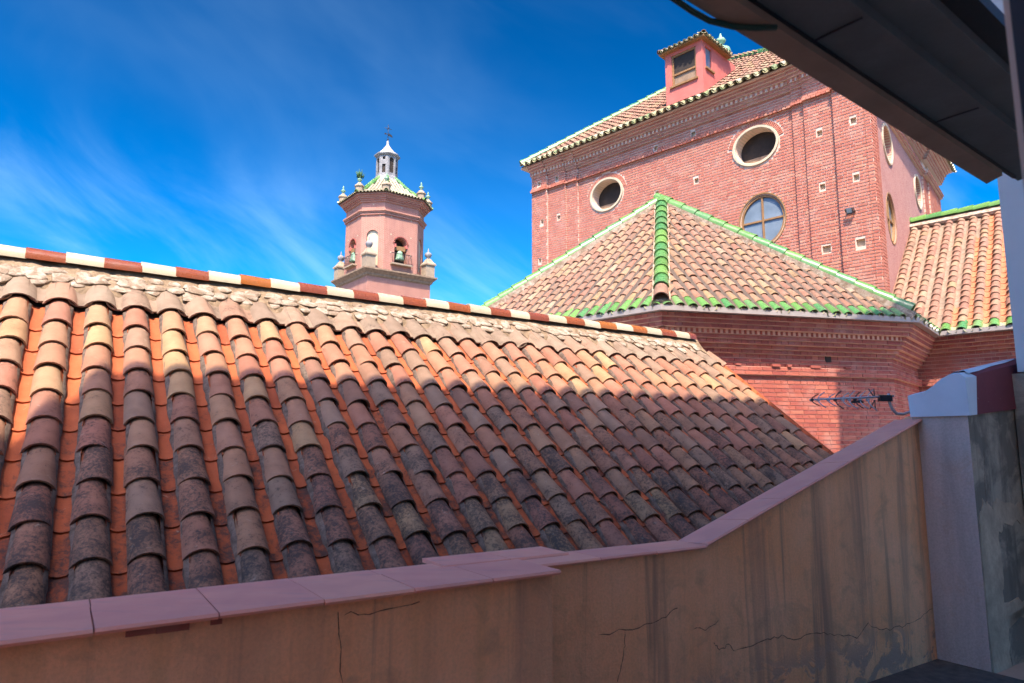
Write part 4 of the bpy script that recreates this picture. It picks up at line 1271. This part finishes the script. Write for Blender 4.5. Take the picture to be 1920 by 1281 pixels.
mb = MB(); mb.quad(Pr(.17, dz0 + .57, -.05), Pr(.51, dz0 + .57, -.05), Pr(.51, dz0 + 1.19, -.05), Pr(.17, dz0 + 1.19, -.05)); mb.build('pane', M['glass'], dwf)
mb = MB(); mb.box(Pr(.12, dz0 + .50, 0), -dn * .46, UP * .05, du * .05); mb.build('side_sill', M['wood'], dwf)
ev = .13; dt = dzt + .0
de = [Pd(-ev, dt, ev), Pd(dw + ev, dt, ev), Pd(dw + ev, dt, ev) - dn * 1.55, Pd(-ev, dt, ev) - dn * 1.55]
dap = sum(de) / 4 + UP * .42 - dn * .2
mb = MB(); mb.add([e for e in de], [(3, 2, 1, 0)]); mb.add([e + UP * .05 for e in de] + [dap], [(0, 1, 4), (1, 2, 4), (2, 3, 4), (3, 0, 4)])
for i in range(4): mb.quad(de[i], de[(i + 1) % 4], de[(i + 1) % 4] + UP * .05, de[i] + UP * .05)
drf = mb.build('dormer_roof', M['wood'], church)
r1 = Pieces('eave_tile', drf, 'eavemix', 60); r2 = Pieces('roof_tile', drf, 'chapel', 60)
sm_c = [barrel('dormer_tile_mesh', .062, .054, .28, 82, .012, True, 6, M['eavemix', 0], .014)]; sm_h = [barrel('dormer_channel_mesh', .055, .062, .28, 75, .012, False, 5, M['eavemix', 0], .012)]
for a, b in ((de[0], de[1]), (de[1], de[2])):
    u, v, Nn, W_, t, Lb = roof_face(a + UP * .06, b + UP * .06, dap); n_ = int(W_ / .155); sp = W_ / n_
    tile_field(a + UP * .06, u, v, Nn, sp, .22, n_, sp / 2, 5, lambda x, y, W=W_, t=t, Lb=Lb: 0 <= x <= W and y < (x / t if x < t else (W - x) / (W - t)) * Lb + .1, sm_c, sm_h, r2, r2, row0=-.05, nbase=0, eave=(r1, sm_c, r1, sm_h))
r1.done(); r2.done()
qd = Pieces('ridge_cap', drf, 'chapel', 20)
for e in (de[0], de[1], de[2]):
    d = unit(dap - e); side = unit(np.cross(d, UP)); cap_row(qd, [barrel('dormer_hip_mesh', .075, .07, .3, 95, .012, True, 7, M['chapel', 0], .01)], e + UP * .07, dap + UP * .06, .26, np.cross(side, d))
qd.done()

# floodlight on the corner pilaster
fl = thing('floodlight', 'small black floodlight bracketed on the brick corner pilaster', 'floodlight', base=Pf(.55, 5.17, .2))
fb = Pf(.55, 5.17, .21); mb = MB()
mb.box(fb + FA * -.07 + FN * .05 - UP * .06, FA * .14, (FN * .05 - UP * .02), UP * .13 + FN * .04); mb.build('lamp_head', M['iron'], fl)
mb = MB(); mb.tube([fb - FA * .09, fb - FA * .09 + FN * .09 + UP * .0, fb - FA * .09 + FN * .09 + UP * .08], .010, 5); mb.tube([fb + FA * .09, fb + FA * .09 + FN * .09, fb + FA * .09 + FN * .09 + UP * .08], .010, 5); mb.box(fb - FA * .1 - UP * .015, FA * .2, FN * .015, UP * .03)
mb.build('bracket', M['iron'], fl)
mb = MB(); mb.box(fb + FA * -.055 + FN * .105 - UP * .05, FA * .11, FN * .006 - UP * .002, UP * .11 + FN * .034); mb.build('lens', M['glass'], fl)

# ================================================================== bell tower
TB = ray(721.5, 450); TB = V(TB[0] / TB[1] * 46, 46, 0)
tw = thing('bell_tower', 'pink brick octagonal bell tower with tiled cap and grey lantern', 'tower', base=TB + V(0, 0, GZ))
TA = math.radians(-52.5); E1 = V(math.cos(TA), math.sin(TA), 0); E2 = V(-E1[1], E1[0], 0)
def tz(y, dy=-2.4): d = ray(720, y); return d[2] / d[1] * (TB[1] + dy)
def octo(a, m, z): return [TB + E1 * x + E2 * y + UP * z for x, y in ((a, m), (m, a), (-m, a), (-a, m), (-a, -m), (-m, -a), (m, -a), (a, -m))]
def sq(h, z): return [TB + E1 * x + E2 * y + UP * z for x, y in ((h, h), (-h, h), (-h, -h), (h, -h))]
A_, M_ = 2.36, 1.24
zb1 = tz(517, -3.2); zb2 = tz(498, -3.2)
HB = 2.33
mb = MB(); mb.loft([sq(HB, GZ), sq(HB, zb1)], cap=False); 
# arch of the storey below, seen over the ridge
mb.build('base', M['tower'], tw, uv=1)
mb = MB(); mb.loft([sq(HB, zb1 - .0), sq(HB + .10, zb1 + .08), sq(HB + .14, zb1 + .2), sq(HB + .36, zb1 + .42), sq(HB + .36, zb1 + .52), sq(HB + .05, zb1 + .60), sq(A_ - .3, zb1 + .62)])
mb.build('base_cornice', M['corn'], tw)
zo = zb1 + .55
zt = tz(374)
mb = MB()
V8 = octo(A_, M_, 0)
openings = {}
def face(i):
    a, b = V8[i], V8[(i + 1) % 8]; u = unit(b - a); n = V(u[1], -u[0], 0); return a, u, n, np.linalg.norm(b - a)
arches = []
for i in range(8):
    a, u, n, L = face(i)
    P = lambda x, z, o=0, a=a, u=u, n=n: a + u * x + n * o + UP * z
    main = L > 2.0
    wv = .92 if main else .80
    z0 = zo + .55 if main else zo + .30
    zs = tz(455 if main else 443)
    pol = archpoly(L / 2, z0, wv, zs)
    wall_panel(mb, lambda x, z: P(x, z), n, 0, zo, L, zt, [((L / 2, (z0 + zs) / 2), pol, (L / 2 - wv / 2 - .12, z0 - .1, L / 2 + wv / 2 + .12, zs + wv / 2 + .15), .55 if main else .12)])
    arches.append((P, u, n, L, main, wv, z0, zs, pol))
mb.add(octo(A_, M_, zt), [tuple(range(8))])
mb.build('belfry', M['tower'], tw, uv=1)
mb = MB()
for P, u, n, L, main, wv, z0, zs, pol in arches:
    if not main:
        mb = MB(); mb.add([P(x, z, -.115) for x, z in pol], [tuple(range(len(pol)))]); mb.build('blind_panel', M['lime'], tw)
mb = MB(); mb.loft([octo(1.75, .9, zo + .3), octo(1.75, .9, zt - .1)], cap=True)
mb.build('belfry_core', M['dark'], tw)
mb = MB()
for P, u, n, L, main, wv, z0, zs, pol in arches:
    if main:
        mb = MB(); mb.box(P(L / 2 - .75, z0 - .12, -.02), u * 1.5, n * .32, UP * .10); mb.build('balcony_slab', M['stone'], tw)
mb = MB()
for P, u, n, L, main, wv, z0, zs, pol in arches:
    if main:
        for k in range(13):
            x = L / 2 - .7 + 1.4 * k / 12; mb.tube([P(x, z0 - .02, .26), P(x, z0 + .62, .26)], .012, 4)
        mb.tube([P(L / 2 - .72, z0 + .63, .26), P(L / 2 + .72, z0 + .63, .26)], .02, 5)
        for sg in (-.72, .72): mb.tube([P(L / 2 + sg, z0 + .63, 0), P(L / 2 + sg, z0 + .63, .26)], .018, 4)
mb.build('railing', M['iron'], tw, kind='stuff')
mb = MB()
for P, u, n, L, main, wv, z0, zs, pol in arches:
    if main:
        for sg in (-1, 1):
            mb.box(P(L / 2 + sg * wv / 2 - .02 + (0 if sg < 0 else -.08), zs - .22, -.3), u * .12, n * .36, UP * .22)
            mb.tube([P(L / 2 + sg * (wv / 2 + .09) * math.cos(t) if 0 else L / 2 + (wv / 2 + .07) * math.cos(t), zs + (wv / 2 + .07) * math.sin(t), .0) for t in [math.pi * i / 12 for i in range(13)]], .05, 5)
mb.build('arch_trim', M['pinkrender'], tw)
mb = MB()
for P, u, n, L, main, wv, z0, zs, pol in arches:
    for fx_ in (.2, .8):
        for zz in (.25, .5, .75):
            if main or zz > .6: mb.box(P(L * fx_ - .04, zo + (zt - zo) * zz, -.02), u * .09, n * .028, UP * .09)
    mb.box(P(L * .5 - .04, zt - .45, -.02), u * .09, n * .028, UP * .09)
mb.build('putlog_patch', M['lime'], tw, kind='stuff')
zsA = tz(404); 
mb = MB()
for z, h, o in ((zsA, .09, .09), (zsA + .13, .09, .13), (zsA + .22, .10, .20)):
    mb.loft([octo(A_ + o, M_ + o * .41, z), octo(A_ + o, M_ + o * .41, z + h)])
mb.build('string_course', M['tower'], tw, uv=1)
ze = tz(366)
mb = MB()
prev = .05
for k, o in enumerate((.10, .17, .25, .33, .42)):
    z = ze - .52 + k * .10; mb.loft([octo(A_ + o, M_ + o * .41, z), octo(A_ + o, M_ + o * .41, z + .10)])
mb.build('cornice', M['tower'], tw, uv=1)
mb = MB()
zr = tz(334, -.8)
AO, MO = A_ + .56, M_ + .23
def cap_at(t):
    a = AO + (.78 - AO) * t; m = MO + (.33 - MO) * t; z = ze + (zr - ze) * (t ** 1.35); return a, m, z
mb.loft([octo(*cap_at(t)) for t in (0, .25, .5, .75, 1)])
tcap = mb.build('cap_roof', M['bed'], tw)
q5 = Pieces('cap_tile', tcap, 'cream', 300); q6 = Pieces('hip_cap', tcap, 'green', 60)
tmc = [barrel('tower_tile_mesh', .085, .075, .34, 82, .016, True, 4, M['cream', 0], .02)]
tmg = [barrel('tower_eave_mesh', .095, .085, .3, 82, .016, True, 4, M['eavemix', 0], .02)]
q7 = Pieces('eave_tile', tcap, 'eavemix', 100)
rings = [octo(*cap_at(i / 14)) for i in range(15)]
for f in range(8):
    for i in range(14):
        a0, b0 = rings[i][f], rings[i][(f + 1) % 8]; a1, b1 = rings[i + 1][f], rings[i + 1][(f + 1) % 8]
        L0 = np.linalg.norm(b0 - a0); u = (b0 - a0) / L0; mid0 = (a0 + b0) / 2; mid1 = (a1 + b1) / 2
        v = unit(mid1 - mid0); nn = np.cross(u, v); sp = .235
        if nn[2] < 0: continue
        n_ = int(L0 / 2 / sp)
        for k in range(-n_, n_ + 1):
            if abs(k * sp) > L0 / 2 - .06: continue
            m = frame(mid0 + u * (k * sp) + nn * .0, u, v, nn)
            (q7 if i == 0 else q5).add((tmg if i == 0 else tmc)[0], m, rnd(), .2)
    ed = [r[f] for r in rings]
    for i in range(0, 14):
        d = unit(ed[i + 1] - ed[i]); side = unit(np.cross(d, UP)); nn = np.cross(side, d)
        m = frame(ed[i] + nn * .02, -side if np.dot(np.cross(-side, d), nn) > 0 else side, d, nn)
        q6.add(HG[0], m, rnd(), .2)
for q in (q5, q6, q7): q.done()
# lantern
zl0 = zr - .12; zl1 = tz(290, -.7)
def o8(r, z): return [TB + V(r * math.cos(TA + math.pi / 8 + k * math.pi / 4), r * math.sin(TA + math.pi / 8 + k * math.pi / 4), z) for k in range(8)]
mb = MB()
mb.loft([o8(1.06, zl0 - .1), o8(.92, zl0 + .12), o8(.80, zl0 + .42), o8(.78, zl0 + .44)], cap=False)
RL = .76
vl = o8(RL, 0)
for i in range(8):
    a, b = vl[i], vl[(i + 1) % 8]; u = unit(b - a); n = V(u[1], -u[0], 0); L = np.linalg.norm(b - a)
    P = lambda x, z, a=a, u=u: a + u * x + UP * z
    hl = []
    if i % 2 == 1: hl = [((L / 2, (zl0 + zl1) / 2 + .3), archpoly(L / 2, zl0 + .62, .34, zl1 - .30, 8), (L / 2 - .25, zl0 + .5, L / 2 + .25, zl1 - .02), .1)]
    else: hl = [((L / 2, zl1 - .22), rectpoly(L / 2, zl1 - .22, .2, .2), (L / 2 - .2, zl1 - .40, L / 2 + .2, zl1 - .04), .04), ((L / 2, zl0 + .9), rectpoly(L / 2, zl0 + .9, .24, .62), (L / 2 - .2, zl0 + .5, L / 2 + .2, zl0 + 1.3), .03)]
    wall_panel(mb, P, n, 0, zl0 + .42, L, zl1, hl)
mb.loft([o8(RL, zl1 - .02), o8(.82, zl1), o8(.92, zl1 + .10), o8(.92, zl1 + .16), o8(.80, zl1 + .20)], cap=True)
lan = mb.build('lantern', M['lead'], tw)
mb = MB(); mb.loft([o8(.66, zl0 + .4), o8(.66, zl1 - .03)]); mb.build('lantern_core', M['dark'], lan)
mb = MB(); mb.loft([o8(.84, zl1 + .19), o8(.62, zl1 + .36), o8(.38, zl1 + .62), o8(.2, zl1 + .86), o8(.10, zl1 + 1.0), o8(.085, zl1 + 1.28), o8(.02, zl1 + 1.34)])
mb.build('spire', M['spire'], lan)
mb = MB()
zv = zl1 + 1.3
mb.tube([TB + UP * zv, TB + UP * (zv + 1.25)], .022, 5)
mb.tube([TB + UP * (zv + .95) - E2 * .26, TB + UP * (zv + .95) + E2 * .26], .02, 5)
mb.tube([TB + UP * (zv + .95) - E1 * .2, TB + UP * (zv + .95) + E1 * .2], .02, 5)
mb.lathe(TB + UP * (zv + .12), [(.02, -.07), (.07, 0), (.02, .07)], 8)
mb.prism([TB + UP * (zv + .42) + E2 * .02, TB + UP * (zv + .36) + E2 * .36, TB + UP * (zv + .52) + E2 * .30, TB + UP * (zv + .62) + E2 * .04], E1 * .02)
mb.prism([TB + UP * (zv + .50) - E2 * .02, TB + UP * (zv + .44) - E2 * .30, TB + UP * (zv + .58) - E2 * .24], E1 * .02)
mb.build('weathervane', M['iron'], lan)
# pinnacles on the base corners and urns on the cap
def pinnacle(p, s=1.0):
    mb = MB()
    def s4(h, z): return [p + E1 * x * h + E2 * y * h + UP * z for x, y in ((1, 1), (-1, 1), (-1, -1), (1, -1))]
    mb.loft([s4(.36 * s, 0), s4(.36 * s, .85 * s), s4(.44 * s, .88 * s), s4(.44 * s, .98 * s), s4(.26 * s, 1.2 * s), s4(.14 * s, 1.42 * s)])
    o = mb.build('pinnacle', M['stone'], tw)
    mb = MB(); mb.lathe(p + UP * 1.38 * s, [(.12 * s, 0), (.10 * s, .08 * s), (.22 * s, .2 * s), (.27 * s, .34 * s), (.24 * s, .46 * s), (.1 * s, .54 * s), (.05 * s, .6 * s), (.06 * s, .70 * s), (.02 * s, .86 * s)], 12)
    mb.build('ball', M['lead'], o)
for x, y in ((1, 1), (-1, 1), (-1, -1), (1, -1)): pinnacle(TB + (E1 * x + E2 * y) * (HB - .12) + UP * (zb1 + .55), .92)
def urn(p, s=1.0):
    mb = MB()
    mb.lathe(p, [(.34 * s, -.1), (.34 * s, .34 * s), (.42 * s, .37 * s), (.42 * s, .43 * s), (.22 * s, .62 * s), (.12 * s, .74 * s)], 8, smooth=False)
    o = mb.build('urn_pedestal', M['stone'], tw)
    mb = MB(); mb.lathe(p + UP * .72 * s, [(.1 * s, 0), (.08 * s, .1 * s), (.19 * s, .22 * s), (.21 * s, .30 * s), (.09 * s, .38 * s), (.05 * s, .44 * s), (.09 * s, .52 * s), (.02 * s, .74 * s)], 10)
    mb.build('urn', M['copper'], o)
oc = octo(*cap_at(.14))
for k in range(8): urn(oc[k] + UP * .05, .80)
mb = MB()
for i in range(60):
    p = oc[6] + UP * 1.0 + V(jit(.22), jit(.22), 0); mb.tube([p, p + V(jit(.16), jit(.16), .25 + rnd() * .3)], [.02, .004], 3)
mb.build('weed_tuft', mat_plain('green_weeds', (.06, .13, .03), .8, .3, 8), tw)
# bells
for idx, lab in ((7, 'green bronze bell hanging in the right arch of the tower'), (5, 'dark bell hanging in the left arch of the tower')):
    a, u, n, L = face(idx); c = a + u * L / 2 - n * .12
    bl = thing('bell', lab, 'bell', group='bells of the tower', base=c + UP * (tz(489)))
    zb = tz(476)
    mb = MB(); mb.lathe(c + UP * (zb - .28), [(.33, 0), (.30, .06), (.24, .2), (.20, .42), (.17, .56), (.08, .64)], 16); mb.build('bell_body', M['copper'], bl)
    mb = MB(); mb.box(c + UP * (zb + .36) - u * .38 - n * .07, u * .76, n * .14, UP * .30); mb.build('headstock', M['wood'], bl)
    mb = MB(); mb.tube([c + UP * (zb + .1), c + UP * (zb - .34)], [.02, .05], 6); mb.build('clapper', M['iron'], bl)
